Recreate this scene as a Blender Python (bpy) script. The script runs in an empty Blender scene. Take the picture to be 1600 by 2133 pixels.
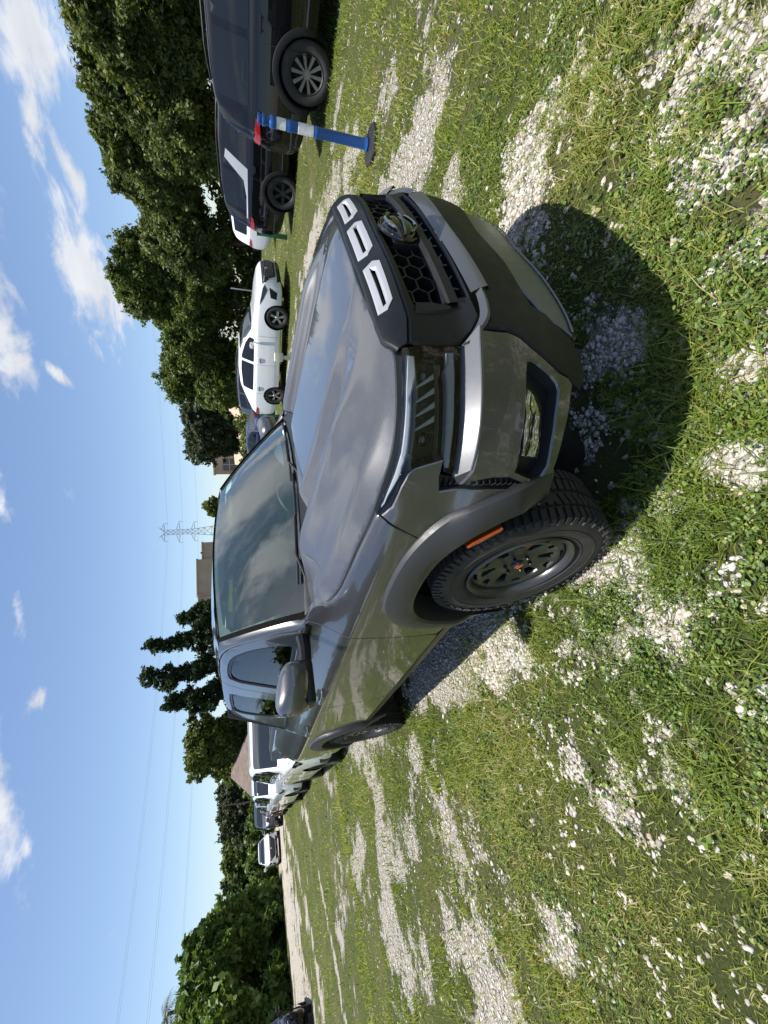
import bpy, bmesh, math, random
import numpy as np
from mathutils import Vector, Matrix
from mathutils.geometry import delaunay_2d_cdt
from mathutils.bvhtree import BVHTree

random.seed(7)
RNG = np.random.default_rng(11)
scene = bpy.context.scene
COL = scene.collection
PI = math.pi

# ------------------------------------------------------------------ camera
CAM = Vector((1.4253, -1.6272, 1.5138))
yaw, pitch, roll = math.radians(143.426), math.radians(-17.815), math.radians(-1.9955)
fwd = Vector((math.cos(pitch)*math.cos(yaw), math.cos(pitch)*math.sin(yaw), math.sin(pitch)))
r0 = Vector((math.sin(yaw), -math.cos(yaw), 0)); u0 = r0.cross(fwd)
rgt = math.cos(roll)*r0 + math.sin(roll)*u0
upv = -math.sin(roll)*r0 + math.cos(roll)*u0
cam_d = bpy.data.cameras.new('camera'); cam = bpy.data.objects.new('camera', cam_d); COL.objects.link(cam)
# the phone was held on its side: picture "up" is the phone's right
cx, cy, cz = -upv, rgt, -fwd
cam.matrix_world = Matrix(((cx.x, cy.x, cz.x, CAM.x), (cx.y, cy.y, cz.y, CAM.y), (cx.z, cy.z, cz.z, CAM.z), (0, 0, 0, 1)))
cam_d.sensor_fit = 'VERTICAL'; cam_d.sensor_height = 36.0
cam_d.lens = 883.43/2133*36.0
cam_d.clip_start = 0.05; cam_d.clip_end = 2000
scene.camera = cam

# ------------------------------------------------------------------ light
SUN_TO = Vector((-0.055, -0.115, 1.0)).normalized()
SUN_EL = math.asin(SUN_TO.z); SUN_ROT = math.atan2(SUN_TO.x, SUN_TO.y)
sun_d = bpy.data.lights.new('sun', 'SUN'); sun = bpy.data.objects.new('sun', sun_d); COL.objects.link(sun)
sun_d.energy = 5.0; sun_d.angle = math.radians(0.53); sun_d.color = (1.0, 0.955, 0.88)
sun.rotation_euler = (-SUN_TO).to_track_quat('-Z', 'Y').to_euler(); sun.location = (0, 0, 30)

scene.view_settings.view_transform = 'Standard'; scene.view_settings.look = 'None'
scene.view_settings.exposure = 0.62; scene.view_settings.gamma = 1.0
scene.cycles.max_bounces = 8; scene.cycles.transparent_max_bounces = 24; scene.cycles.sample_clamp_indirect = 6.0
try: scene.cycles.use_denoising = True
except Exception: pass

world = bpy.data.worlds.new('World'); scene.world = world; world.use_nodes = True
def build_world():
    nt = world.node_tree; N = nt.nodes; L = nt.links; N.clear()
    def node(t, **kw):
        n = N.new(t)
        for k, v in kw.items(): setattr(n, k, v)
        return n
    def put(sock, v):
        if isinstance(v, bpy.types.NodeSocket): L.new(v, sock)
        else: sock.default_value = v
    def M(op, a, b=None, c=None, clamp=False):
        n = node('ShaderNodeMath', operation=op, use_clamp=clamp)
        put(n.inputs[0], a)
        if b is not None: put(n.inputs[1], b)
        if c is not None: put(n.inputs[2], c)
        return n.outputs[0]
    def VM(op, a, b=None, out=0):
        n = node('ShaderNodeVectorMath', operation=op); put(n.inputs[0], a)
        if b is not None: put(n.inputs[1], b)
        return n.outputs[out]
    out = node('ShaderNodeOutputWorld'); bg = node('ShaderNodeBackground')
    sky = node('ShaderNodeTexSky', sky_type='NISHITA', sun_disc=False, sun_elevation=SUN_EL, sun_rotation=SUN_ROT)
    sky.altitude = 10; sky.air_density = 1.0; sky.dust_density = 0.6; sky.ozone_density = 1.6
    d = node('ShaderNodeTexCoord').outputs['Generated']
    sep = node('ShaderNodeSeparateXYZ'); L.new(d, sep.inputs[0])
    den = M('ADD', M('MAXIMUM', sep.outputs[2], 0.0), 0.16)
    comb = node('ShaderNodeCombineXYZ'); L.new(den, comb.inputs[0]); L.new(den, comb.inputs[1]); L.new(den, comb.inputs[2])
    p = VM('DIVIDE', d, comb.outputs[0])
    def noise(vec, sc, det=8, rough=0.55, dist=0.0, off=(0, 0, 0)):
        n = node('ShaderNodeTexNoise', noise_dimensions='3D'); L.new(VM('ADD', vec, off), n.inputs['Vector'])
        n.inputs['Scale'].default_value = sc; n.inputs['Detail'].default_value = det
        n.inputs['Roughness'].default_value = rough; n.inputs['Distortion'].default_value = dist
        return n.outputs[0]
    fine = noise(p, 4.2, 7, 0.62, 0.5)
    fine2 = noise(p, 12.0, 5, 0.6, 0.3, (3, 1, 7))
    field = None
    # cloud banks: centre direction, long-axis direction, half length, half height, weight
    blobs = CLOUDS
    for c, t, a, b, w in blobs:
        c = Vector(c).normalized(); t = Vector(t); t = (t - c*t.dot(c)).normalized(); n_ = c.cross(t)
        v = VM('SUBTRACT', d, tuple(c))
        e1 = M('MULTIPLY', VM('DOT_PRODUCT', v, tuple(t), 1), 1.0/a)
        e2 = M('MULTIPLY', VM('DOT_PRODUCT', v, tuple(n_), 1), 1.0/b)
        e3 = M('MULTIPLY', VM('DOT_PRODUCT', v, tuple(c), 1), 1.0/max(a, b))
        r = M('SQRT', M('ADD', M('ADD', M('MULTIPLY', e1, e1), M('MULTIPLY', e2, e2)), M('MULTIPLY', e3, e3)))
        val = M('MULTIPLY', M('SUBTRACT', 1.25, r), w)
        field = val if field is None else M('MAXIMUM', field, val)
    field = M('MAXIMUM', field, -0.9)
    body = M('ADD', field, M('ADD', M('MULTIPLY', M('SUBTRACT', fine, 0.5), 4.2), M('MULTIPLY', M('SUBTRACT', fine2, 0.5), 1.6)))
    mr = node('ShaderNodeMapRange', interpolation_type='SMOOTHSTEP'); L.new(body, mr.inputs[0])
    mr.inputs[1].default_value = -0.15; mr.inputs[2].default_value = 1.25
    # scattered clouds over the rest of the sky, out of the photograph but mirrored in glass and paint
    gen = noise(p, 0.80, 7, 0.58, 0.5, (5.3, 2.2, 0.4))
    hi = node('ShaderNodeMapRange', interpolation_type='SMOOTHSTEP'); L.new(sep.outputs[2], hi.inputs[0])
    hi.inputs[1].default_value = 0.42; hi.inputs[2].default_value = 0.60
    side = node('ShaderNodeMapRange', interpolation_type='SMOOTHSTEP'); L.new(sep.outputs[0], side.inputs[0])
    side.inputs[1].default_value = 0.05; side.inputs[2].default_value = 0.30
    zone = M('MAXIMUM', hi.outputs[0], side.outputs[0])
    mr2 = node('ShaderNodeMapRange', interpolation_type='SMOOTHSTEP'); L.new(gen, mr2.inputs[0])
    mr2.inputs[1].default_value = 0.49; mr2.inputs[2].default_value = 0.62
    cov = M('MAXIMUM', mr.outputs[0], M('MULTIPLY', mr2.outputs[0], zone))
    cov = M('MULTIPLY', cov, 0.93)
    # cloud brightness: a little grey inside thick parts
    shade = node('ShaderNodeMapRange'); L.new(noise(p, 2.4, 5, 0.5, 0.2, (1, 8, 2)), shade.inputs[0])
    shade.inputs[1].default_value = 0.3; shade.inputs[2].default_value = 0.7; shade.inputs[3].default_value = 0.78; shade.inputs[4].default_value = 1.12
    cc = node('ShaderNodeMix', data_type='RGBA'); cc.blend_type = 'MULTIPLY'; cc.inputs[0].default_value = 1.0
    cc.inputs[6].default_value = CLOUD_RGB
    # clouds near the high sun are lit through and shine brighter
    near = VM('DOT_PRODUCT', d, tuple(SUN_TO), 1)
    glow = M('ADD', 1.0, M('MULTIPLY', M('POWER', M('MAXIMUM', near, 0.0), 3.0), 1.8))
    L.new(M('MULTIPLY', shade.outputs[0], glow), cc.inputs[7])
    # humid summer sky: thin veil near the horizon
    tint = node('ShaderNodeMix', data_type='RGBA'); tint.blend_type = 'MULTIPLY'; tint.inputs[0].default_value = 1.0
    L.new(sky.outputs[0], tint.inputs[6]); tint.inputs[7].default_value = SKY_TINT
    mx = node('ShaderNodeMix', data_type='RGBA'); L.new(cov, mx.inputs[0]); L.new(tint.outputs[2], mx.inputs[6]); L.new(cc.outputs[2], mx.inputs[7])
    L.new(mx.outputs[2], bg.inputs[0]); bg.inputs[1].default_value = SKY_STRENGTH
    L.new(bg.outputs[0], out.inputs[0])
SKY_STRENGTH = 0.105
SKY_TINT = (.97, .985, 1.03, 1)
CLOUD_RGB = (5.4, 5.5, 5.75, 1)
CLOUDS = [(c, t, a*1.15, b*1.25, w) for c, t, a, b, w in [
((-0.304, 0.919, 0.249), (-0.937, -0.242, -0.253), 0.046, 0.010, 1.1), ((-0.436, 0.865, 0.25), (-0.895, -0.388, -0.218), 0.088, 0.030, 1.3), ((-0.398, 0.885, 0.243), (-0.917, -0.385, -0.101), 0.030, 0.016, 1.0),
((-0.153, 0.953, 0.261), (-0.979, -0.182, 0.089), 0.060, 0.036, 1.2), ((-0.25, 0.925, 0.285), (-0.942, -0.301, 0.149), 0.042, 0.010, 1.0), ((-0.493, 0.782, 0.381), (-0.862, -0.497, -0.098), 0.080, 0.022, 1.2),
((-0.568, 0.758, 0.32), (-0.696, -0.235, -0.678), 0.019, 0.006, .8), ((-0.517, 0.818, 0.253), (-0.733, -0.27, -0.624), 0.012, 0.006, .7), ((-0.715, 0.566, 0.41), (-0.642, -0.764, -0.066), 0.042, 0.010, .9),
((-0.89, 0.285, 0.355), (-0.14, -0.913, 0.383), 0.020, 0.007, .7), ((-0.915, 0.132, 0.381), (-0.246, -0.931, -0.269), 0.091, 0.015, 1.2), ((-0.937, 0.075, 0.342), (-0.19, -0.929, -0.317), 0.017, 0.006, .8),
((-0.815, 0.427, 0.392), (-0.507, -0.853, -0.124), 0.032, 0.006, .6), ((-0.347, 0.84, 0.417), (-0.832, -0.481, 0.277), 0.186, 0.035, 1.1), ((-0.10, 0.30, 0.95), (0.9, 0.3, 0), .22, .12, 1.2), ((-0.24, 0.70, 0.68), (0.9, 0.3, 0), .10, .05, 1.0), ((-0.006, 0.975, 0.22), (0.984, 0.046, -0.174), 0.057, 0.026, 1.1)]]
build_world()
# ------------------------------------------------------------------ helpers
def meta(o, label=None, cat=None, group=None, kind=None):
    if label: o['label'] = label
    if cat: o['category'] = cat
    if group: o['group'] = group
    if kind: o['kind'] = kind
    return o
def empty(name, loc=(0, 0, 0), rz=0.0):
    o = bpy.data.objects.new(name, None); COL.objects.link(o); o.location = loc; o.rotation_euler = (0, 0, rz)
    o.empty_display_size = 0.2
    return o
def np_mesh(name, V, F, mats=(), smooth=None, sharp=None, parent=None, midx=None):
    """V (n,3); F list of tuples or (m,k) int array"""
    me = bpy.data.meshes.new(name)
    V = np.asarray(V, dtype=np.float32).reshape(-1, 3)
    if isinstance(F, np.ndarray) and F.ndim == 2:
        m, k = F.shape
        me.vertices.add(len(V)); me.vertices.foreach_set('co', V.ravel())
        me.loops.add(m*k); me.loops.foreach_set('vertex_index', F.astype(np.int32).ravel())
        me.polygons.add(m); me.polygons.foreach_set('loop_start', np.arange(0, m*k, k, dtype=np.int32))
        me.update(calc_edges=True)
    else:
        me.from_pydata([tuple(map(float, v)) for v in V], [], [tuple(int(i) for i in f) for f in F]); me.update()
    for mt in (mats if isinstance(mats, (list, tuple)) else [mats]): me.materials.append(mt)
    if midx is not None: me.polygons.foreach_set('material_index', np.asarray(midx, dtype=np.int32))
    if smooth:
        me.polygons.foreach_set('use_smooth', np.ones(len(me.polygons), dtype=bool))
    if sharp is not None: me.set_sharp_from_angle(angle=math.radians(sharp))
    o = bpy.data.objects.new(name, me); COL.objects.link(o)
    if parent: o.parent = parent
    return o
class MB:
    """collects simple shapes into one mesh"""
    def __init__(s): s.V = []; s.F = []
    def add(s, V, F):
        b = len(s.V); s.V += [tuple(v) for v in V]; s.F += [tuple(i+b for i in f) for f in F]; return s
    def box(s, c, d, R=None, bev=0.0):
        x, y, z = [k/2 for k in d]
        if bev > 0:
            bm = bmesh.new(); bmesh.ops.create_cube(bm, size=1.0)
            for v in bm.verts: v.co = (v.co.x*d[0], v.co.y*d[1], v.co.z*d[2])
            bmesh.ops.bevel(bm, geom=bm.edges[:], offset=bev, segments=2, affect='EDGES', profile=0.7)
            V = [v.co.copy() for v in bm.verts]; bm.verts.index_update(); F = [[v.index for v in f.verts] for f in bm.faces]; bm.free()
        else:
            V = [Vector(p) for p in ((-x, -y, -z), (x, -y, -z), (x, y, -z), (-x, y, -z), (-x, -y, z), (x, -y, z), (x, y, z), (-x, y, z))]
            F = [(0, 3, 2, 1), (4, 5, 6, 7), (0, 1, 5, 4), (1, 2, 6, 5), (2, 3, 7, 6), (3, 0, 4, 7)]
        if R is not None: V = [R @ v for v in V]
        c = Vector(c); return s.add([v+c for v in V], F)
    def tube(s, pts, rad, n=8, cap=True):
        pts = [Vector(p) for p in pts]; k = len(pts)
        rad = [rad]*k if not isinstance(rad, (list, tuple)) else rad
        V = []; F = []; ref = None
        for i, p in enumerate(pts):
            t = (pts[min(i+1, k-1)] - pts[max(i-1, 0)]).normalized()
            a = t.orthogonal().normalized() if ref is None else (ref - t*ref.dot(t)).normalized()
            ref = a; b = t.cross(a)
            for j in range(n):
                th = 2*PI*j/n; V.append(p + (a*math.cos(th) + b*math.sin(th))*rad[i])
        for i in range(k-1):
            for j in range(n): F.append((i*n+j, i*n+(j+1) % n, (i+1)*n+(j+1) % n, (i+1)*n+j))
        if cap: F.append(tuple(range(n-1, -1, -1))); F.append(tuple((k-1)*n+j for j in range(n)))
        return s.add(V, F)
    def lathe(s, prof, axis='Y', n=48, c=(0, 0, 0)):
        """prof: list of (radius, offset along axis)"""
        V = []; F = []; k = len(prof); c = Vector(c)
        for r, h in prof:
            for j in range(n):
                th = 2*PI*j/n; a, b = r*math.cos(th), r*math.sin(th)
                v = (a, h, b) if axis == 'Y' else ((a, b, h) if axis == 'Z' else (h, a, b))
                V.append(Vector(v)+c)
        for i in range(k-1):
            for j in range(n): F.append((i*n+j, i*n+(j+1) % n, (i+1)*n+(j+1) % n, (i+1)*n+j))
        return s.add(V, F)
    def build(s, name, mat, parent=None, smooth=True, sharp=35, fix=True):
        o = np_mesh(name, s.V, s.F, mat, smooth=smooth, parent=parent)
        if fix:
            bm = bmesh.new(); bm.from_mesh(o.data); bmesh.ops.recalc_face_normals(bm, faces=bm.faces); bm.to_mesh(o.data); bm.free()
        if smooth and sharp: o.data.set_sharp_from_angle(angle=math.radians(sharp))
        return o
# ---- materials
def mat(name, color=(.5, .5, .5), rough=.5, metal=0.0, coat=0.0, coat_r=.03, spec=.5, ior=1.5, fn=None, **kw):
    m = bpy.data.materials.new(name); m.use_nodes = True; nt = m.node_tree
    b = nt.nodes['Principled BSDF']
    b.inputs['Base Color'].default_value = (*color, 1); b.inputs['Roughness'].default_value = rough; b.inputs['Metallic'].default_value = metal
    b.inputs['Coat Weight'].default_value = coat; b.inputs['Coat Roughness'].default_value = coat_r
    b.inputs['Specular IOR Level'].default_value = spec; b.inputs['IOR'].default_value = ior
    for k, v in kw.items(): b.inputs[k.replace('_', ' ')].default_value = v
    if fn: fn(nt, b)
    return m
def nz(nt, scale, det=4, rough=.55, vec='Object', stretch=None, kind='ShaderNodeTexNoise'):
    tc = nt.nodes.new('ShaderNodeTexCoord'); n = nt.nodes.new(kind); src = tc.outputs[vec]
    if stretch:
        mp = nt.nodes.new('ShaderNodeMapping'); mp.inputs['Scale'].default_value = stretch; nt.links.new(src, mp.inputs[0]); src = mp.outputs[0]
    nt.links.new(src, n.inputs['Vector']); n.inputs['Scale'].default_value = scale
    if kind == 'ShaderNodeTexNoise': n.inputs['Detail'].default_value = det; n.inputs['Roughness'].default_value = rough
    return n
def ramp(nt, fac, stops):
    r = nt.nodes.new('ShaderNodeValToRGB'); nt.links.new(fac, r.inputs[0]); e = r.color_ramp.elements
    while len(e) < len(stops): e.new(0.5)
    for k, (p, c) in enumerate(stops): e[k].position = p; e[k].color = (*c, 1) if len(c) == 3 else c
    return r
def bump(nt, b, h, strength=.3, dist=.01, inp='Normal'):
    n = nt.nodes.new('ShaderNodeBump'); n.inputs['Strength'].default_value = strength; n.inputs['Distance'].default_value = dist
    nt.links.new(h, n.inputs['Height']); nt.links.new(n.outputs[0], b.inputs[inp]); return n
def paint_fn(dust_veil=0.0, flake=True):
    def f(nt, b):
        if flake:
            v = nz(nt, 900, kind='ShaderNodeTexVoronoi'); v.feature = 'F1'
            c0 = b.inputs['Base Color'].default_value[:3]
            r = ramp(nt, v.outputs['Color'], [(0, tuple(x*.72 for x in c0)), (1, tuple(min(1, x*1.3) for x in c0))])
            nt.links.new(r.outputs[0], b.inputs['Base Color'])
        w = nz(nt, 2.2, 2); bump(nt, b, w.outputs[0], .03, .02, 'Coat Normal')
        # faint water marks and dust in the clear coat
        n = nz(nt, 14, 6, .7); r2 = ramp(nt, n.outputs[0], [(.45, (.015,)*3), (.8, (.11+dust_veil,)*3)])
        nt.links.new(r2.outputs[0], b.inputs['Coat Roughness'])
    return f
def rough_var(lo, hi, sc=30, bstr=0.0, bsc=400):
    def f(nt, b):
        n = nz(nt, sc, 5); r = ramp(nt, n.outputs[0], [(.3, (lo,)*3), (.7, (hi,)*3)]); nt.links.new(r.outputs[0], b.inputs['Roughness'])
        if bstr: bump(nt, b, nz(nt, bsc, 2).outputs[0], bstr, .002)
    return f
M = {}
M['paint'] = mat('grey metallic paint', (.112, .113, .117), .33, .76, 1.0, .03, fn=paint_fn())
M['plastic'] = mat('satin black plastic', (.010, .0105, .0115), .36, spec=.28, fn=rough_var(.32, .44, 40, .05, 900))
M['rawplastic'] = mat('grained dark plastic', (.014, .0145, .015), .5, spec=.3, fn=rough_var(.46, .6, 20, .12, 700))
M['black'] = mat('black', (.012, .012, .013), .6, fn=rough_var(.5, .7))
M['gloss'] = mat('gloss black', (.008, .008, .009), .12, coat=.6, fn=rough_var(.08, .16))
M['silver'] = mat('silver satin trim', (.43, .44, .455), .38, .35, fn=rough_var(.3, .4, 60))
M['stripsil'] = mat('grey satin trim', (.11, .112, .12), .42, .5, .2, fn=rough_var(.32, .42, 60, .05, 900))
M['flare'] = mat('grey grained plastic', (.027, .0275, .029), .44, fn=rough_var(.40, .52, 20, .10, 700))
M['ledge'] = mat('grey flake trim', (.145, .148, .158), .60, .2, fn=rough_var(.36, .46, 60))
M['seal'] = mat('rubber seal', (.006, .006, .006), .9, spec=.05, fn=rough_var(.8, .95))
M['skid'] = mat('silver skid plate', (.16, .17, .19), .38, .6, fn=rough_var(.32, .45, 30))
M['darkchrome'] = mat('dark chrome', (.30, .30, .31), .10, 1.0, fn=rough_var(.08, .14))
M['chrome'] = mat('chrome', (.75, .75, .76), .06, 1.0, fn=rough_var(.04, .09))
M['rubber'] = mat('tyre rubber', (.020, .019, .018), .72, fn=None)
def rub(nt, b):
    n = nz(nt, 9, 6, .65); r = ramp(nt, n.outputs[0], [(.35, (.016, .0155, .015)), (.68, (.040, .035, .030))]); nt.links.new(r.outputs[0], b.inputs['Base Color'])
    bump(nt, b, nz(nt, 160, 4).outputs[0], .15, .003)
M['rubber'] = mat('dusty tyre rubber', (.02, .02, .02), .75, fn=rub)
M['rim'] = mat('dark grey wheel paint', (.060, .060, .058), .34, .55, .3, .2, fn=rough_var(.3, .42, 25))
M['rimsil'] = mat('machined wheel', (.42, .42, .43), .3, .8, fn=rough_var(.25, .4))
M['rimgrey'] = mat('grey wheel', (.22, .22, .23), .3, .7, fn=rough_var(.25, .4))
M['amber'] = mat('amber lens', (.20, .036, .003), .15, coat=.5, fn=rough_var(.1, .2))
M['orange'] = mat('orange accent', (.5, .07, .02), .4, fn=rough_var(.35, .45))
M['red'] = mat('red lamp lens', (.36, .012, .015), .12, coat=.8, fn=rough_var(.08, .16))
M['whitep'] = mat('white paint', (.78, .79, .80), .35, 0, 1.0, .03, fn=paint_fn(flake=False))
M['blackp'] = mat('black paint', (.002, .0022, .0032), .5, .0, 1.0, .02, spec=.05, fn=paint_fn(flake=False))
M['navyp'] = mat('dark navy paint', (.012, .018, .05), .3, .3, 1.0, .02, fn=paint_fn())
M['greyp'] = mat('mid grey paint', (.09, .095, .105), .35, .7, 1.0, .03, fn=paint_fn())
M['silverp'] = mat('silver paint', (.42, .43, .45), .35, .7, 1.0, .03, fn=paint_fn())
M['redp'] = mat('dark red paint', (.20, .012, .018), .35, .4, 1.0, .03, fn=paint_fn())
M['int'] = mat('interior grey', (.20, .20, .205), .7, fn=rough_var(.6, .8, 30, .1, 300))
M['intl'] = mat('headliner', (.25, .25, .25), .9, fn=rough_var(.8, .95))
M['dash'] = mat('dashboard', (.20, .21, .21), .6, fn=rough_var(.5, .7, 30, .15, 250))
M['paper'] = mat('paper', (.80, .82, .80), .8, fn=rough_var(.7, .9))
M['yellow'] = mat('yellow warning label', (.75, .65, .08), .6, fn=rough_var(.5, .7))
def glass(name, tint=(.8, .9, .86), dark=0.0, rough=.0, ior=1.5, boost=1.0, dust_veil=0.0):
    m = bpy.data.materials.new(name); m.use_nodes = True; nt = m.node_tree; nt.nodes.clear()
    o = nt.nodes.new('ShaderNodeOutputMaterial'); mx = nt.nodes.new('ShaderNodeMixShader')
    t = nt.nodes.new('ShaderNodeBsdfTransparent'); g = nt.nodes.new('ShaderNodeBsdfGlossy'); f = nt.nodes.new('ShaderNodeFresnel')
    t.inputs[0].default_value = (*[c*(1-dark) for c in tint], 1); g.inputs['Roughness'].default_value = rough; f.inputs[0].default_value = ior
    w = nz(nt, 1.7, 2); bp = nt.nodes.new('ShaderNodeBump'); bp.inputs['Strength'].default_value = .02; bp.inputs['Distance'].default_value = .02
    nt.links.new(w.outputs[0], bp.inputs['Height']); nt.links.new(bp.outputs[0], g.inputs['Normal'])
    mu = nt.nodes.new('ShaderNodeMath'); mu.operation = 'MULTIPLY'; mu.use_clamp = True; nt.links.new(f.outputs[0], mu.inputs[0]); mu.inputs[1].default_value = boost
    nt.links.new(mu.outputs[0], mx.inputs[0]); nt.links.new(t.outputs[0], mx.inputs[1]); nt.links.new(g.outputs[0], mx.inputs[2])
    last = mx.outputs[0]
    if dust_veil:
        df = nt.nodes.new('ShaderNodeBsdfDiffuse'); df.inputs[0].default_value = (.34, .60, .53, 1); m2 = nt.nodes.new('ShaderNodeMixShader'); n = nz(nt, 5, 6, .6)  # teal diffuse mixed in to stand for the light veiling the windshield
        r = ramp(nt, n.outputs[0], [(.3, (dust_veil*.6,)*3), (.7, (dust_veil*1.4,)*3)]); nt.links.new(r.outputs[0], m2.inputs[0]); nt.links.new(last, m2.inputs[1]); nt.links.new(df.outputs[0], m2.inputs[2]); last = m2.outputs[0]
    nt.links.new(last, o.inputs[0]); return m
M['wsglass'] = glass('windshield glass', (.76, .98, .90), .02, 0, 1.52, 1.9, .030)
M['sideglass'] = glass('tinted side glass', (.40, .48, .46), .72, 0, 1.52, 1.05)
M['darkglass'] = mat('privacy glass', (.010, .013, .015), .02, spec=.6, coat=.3, fn=rough_var(.01, .03))
M['carglass'] = mat('car window', (.010, .013, .015), .02, spec=.5, coat=.0, fn=rough_var(.01, .03))
M['lens'] = glass('lamp lens', (.86, .88, .9), 0, 0, 1.5, 1.2)
M['drl'] = mat('light guide', (.40, .43, .45), .25, coat=.6, fn=rough_var(.2, .3))

# ---- 2-D panel meshing
def resample(poly, sp, closed=True):
    out = []; n = len(poly)
    for i in range(n if closed else n-1):
        a = np.array(poly[i], float); b = np.array(poly[(i+1) % n], float); L = np.linalg.norm(b-a); k = max(1, int(round(L/sp)))
        for j in range(k): out.append(a+(b-a)*j/k)
    if not closed: out.append(np.array(poly[-1], float))
    return np.array(out)
def smooth_poly(poly, rad, it=1, ang=40):
    """round corners (Chaikin-like) by cutting each corner at up to `rad`"""
    P = [np.array(p, float) for p in poly]
    for _ in range(it):
        Q = []; n = len(P)
        for i in range(n):
            a, b, c = P[i-1], P[i], P[(i+1) % n]
            la, lc = np.linalg.norm(a-b), np.linalg.norm(c-b)
            if la < 1e-6 or lc < 1e-6: continue
            d1, d2 = min(rad, la*.3), min(rad, lc*.3)
            Q.append(b+(a-b)/la*d1); Q.append(b+(c-b)/lc*d2)
        P = Q; rad *= .5
    return P
def inset_poly(P, d):
    P = np.asarray(P); area = 0.5*np.sum(P[:, 0]*np.roll(P[:, 1], -1)-np.roll(P[:, 0], -1)*P[:, 1]); sg = 1 if area > 0 else -1
    e = np.roll(P, -1, 0)-P; e /= np.maximum(np.linalg.norm(e, axis=1), 1e-9)[:, None]
    nrm = np.stack([-e[:, 1], e[:, 0]], 1)*sg
    m = nrm+np.roll(nrm, 1, 0); L = np.linalg.norm(m, axis=1); m /= np.maximum(L, .5)[:, None]
    k = 1/np.maximum((m*nrm).sum(1), .5)
    return P+m*(d*np.minimum(k, 1.6))[:, None]
def in_poly(pts, poly):
    x, y = pts[:, 0], pts[:, 1]; r = np.zeros(len(pts), bool); px, py = poly[:, 0], poly[:, 1]; n = len(poly); j = n-1
    for i in range(n):
        c = ((py[i] > y) != (py[j] > y)) & (x < (px[j]-px[i])*(y-py[i])/(py[j]-py[i]+1e-15)+px[i]); r ^= c; j = i
    return r
def edge_dist(pts, poly):
    d = np.full(len(pts), 1e9); n = len(poly)
    for i in range(n):
        a, b = poly[i], poly[(i+1) % n]; ab = b-a; t = np.clip(((pts-a)@ab)/max(ab@ab, 1e-12), 0, 1); d = np.minimum(d, np.linalg.norm(pts-(a+t[:, None]*ab), axis=1))
    return d
def panel(name, poly, fn, mt, parent=None, sp=.03, thick=.012, bev=.0025, holes=(), off=0.0, sharp=32, aspect=1.0, link=True):
    """a moulded panel: outline `poly` in surface coordinates (u,v), laid on fn(u,v,off) -> (n,3), with rounded edge and skirt"""
    outer = resample(poly, sp); hs = [resample(h, sp) for h in holes]
    inn = inset_poly(outer, bev) if bev > 0 else outer.copy()
    hin = [inset_poly(h, -bev) if bev > 0 else h for h in hs]
    lo, hi = outer.min(0), outer.max(0)
    gx = np.arange(lo[0]+sp*.37, hi[0], sp); gy = np.arange(lo[1]+sp*.41, hi[1], sp*.87)
    pts = np.array([(x+(sp*.5 if k % 2 else 0), y) for k, y in enumerate(gy) for x in gx]) if len(gx) and len(gy) else np.zeros((0, 2))
    if len(pts):
        ok = in_poly(pts, inn) & (edge_dist(pts, inn) > sp*.45)
        for h in hin: ok &= ~in_poly(pts, h) & (edge_dist(pts, h) > sp*.45)
        pts = pts[ok]
    loops = [inn]+hin; allp = list(inn); edges = [(i, (i+1) % len(inn)) for i in range(len(inn))]
    starts = [0]
    for h in hin:
        b = len(allp); starts.append(b); allp += list(h); edges += [(b+i, b+(i+1) % len(h)) for i in range(len(h))]
    allp += list(pts)
    vo, eo, fo, ov, _, _ = delaunay_2d_cdt([Vector((float(p[0]), float(p[1]))) for p in allp], edges, [], 0, 1e-6)
    P2 = np.array([(v.x, v.y) for v in vo])
    fo = [f for f in fo if len(f) == 3]; cen = P2[np.array(fo)].mean(1)
    ok = in_poly(cen, inn)
    for h in hin: ok &= ~in_poly(cen, h)
    fo = [f for f, k in zip(fo, ok) if k]
    where = {}
    for i, l in enumerate(ov):
        for k in l: where[k] = i
    V = [fn(P2[:, 0], P2[:, 1], off)]; nb = len(P2); F = [tuple(f) for f in fo]
    for li, (ol, il) in enumerate(zip([outer]+hs, loops) if (thick > 0 or bev > 0) else []):
        n = len(ol); top = [where[starts[li]+i] for i in range(n)]
        V.append(fn(ol[:, 0], ol[:, 1], off-bev)); r1 = [nb+i for i in range(n)]; nb += n
        V.append(fn(ol[:, 0], ol[:, 1], off-bev-thick)); r2 = [nb+i for i in range(n)]; nb += n
        for i in range(n):
            j = (i+1) % n
            F.append((top[i], top[j], r1[j], r1[i])); F.append((r1[i], r1[j], r2[j], r2[i]))
    V = np.concatenate(V)
    # make the front face outward
    f0 = np.array(fo[:200]); c2 = P2[f0].mean(1); nrm = np.cross(V[f0[:, 1]]-V[f0[:, 0]], V[f0[:, 2]]-V[f0[:, 0]])
    outw = fn(c2[:, 0], c2[:, 1], off+.01)-fn(c2[:, 0], c2[:, 1], off)
    flip = (nrm*outw).sum() < 0
    bm = bmesh.new(); bv = [bm.verts.new(v) for v in V]
    for f in F:
        f = tuple(dict.fromkeys(f))
        if len(f) < 3: continue
        try: bm.faces.new([bv[i] for i in f])
        except ValueError: pass
    bmesh.ops.remove_doubles(bm, verts=bm.verts, dist=1e-5)
    bmesh.ops.recalc_face_normals(bm, faces=bm.faces)
    # recalc can turn an open sheet inside out: test against the surface's outward side
    me = bpy.data.meshes.new(name); bm.faces.ensure_lookup_table(); bm.normal_update()
    t = Vector(V[f0[0][0]]+V[f0[0][1]]+V[f0[0][2]])/3; best = min(bm.faces, key=lambda q: (q.calc_center_median()-t).length_squared)
    if best.normal.dot(Vector(outw[0])) < 0: bmesh.ops.reverse_faces(bm, faces=bm.faces)
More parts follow.
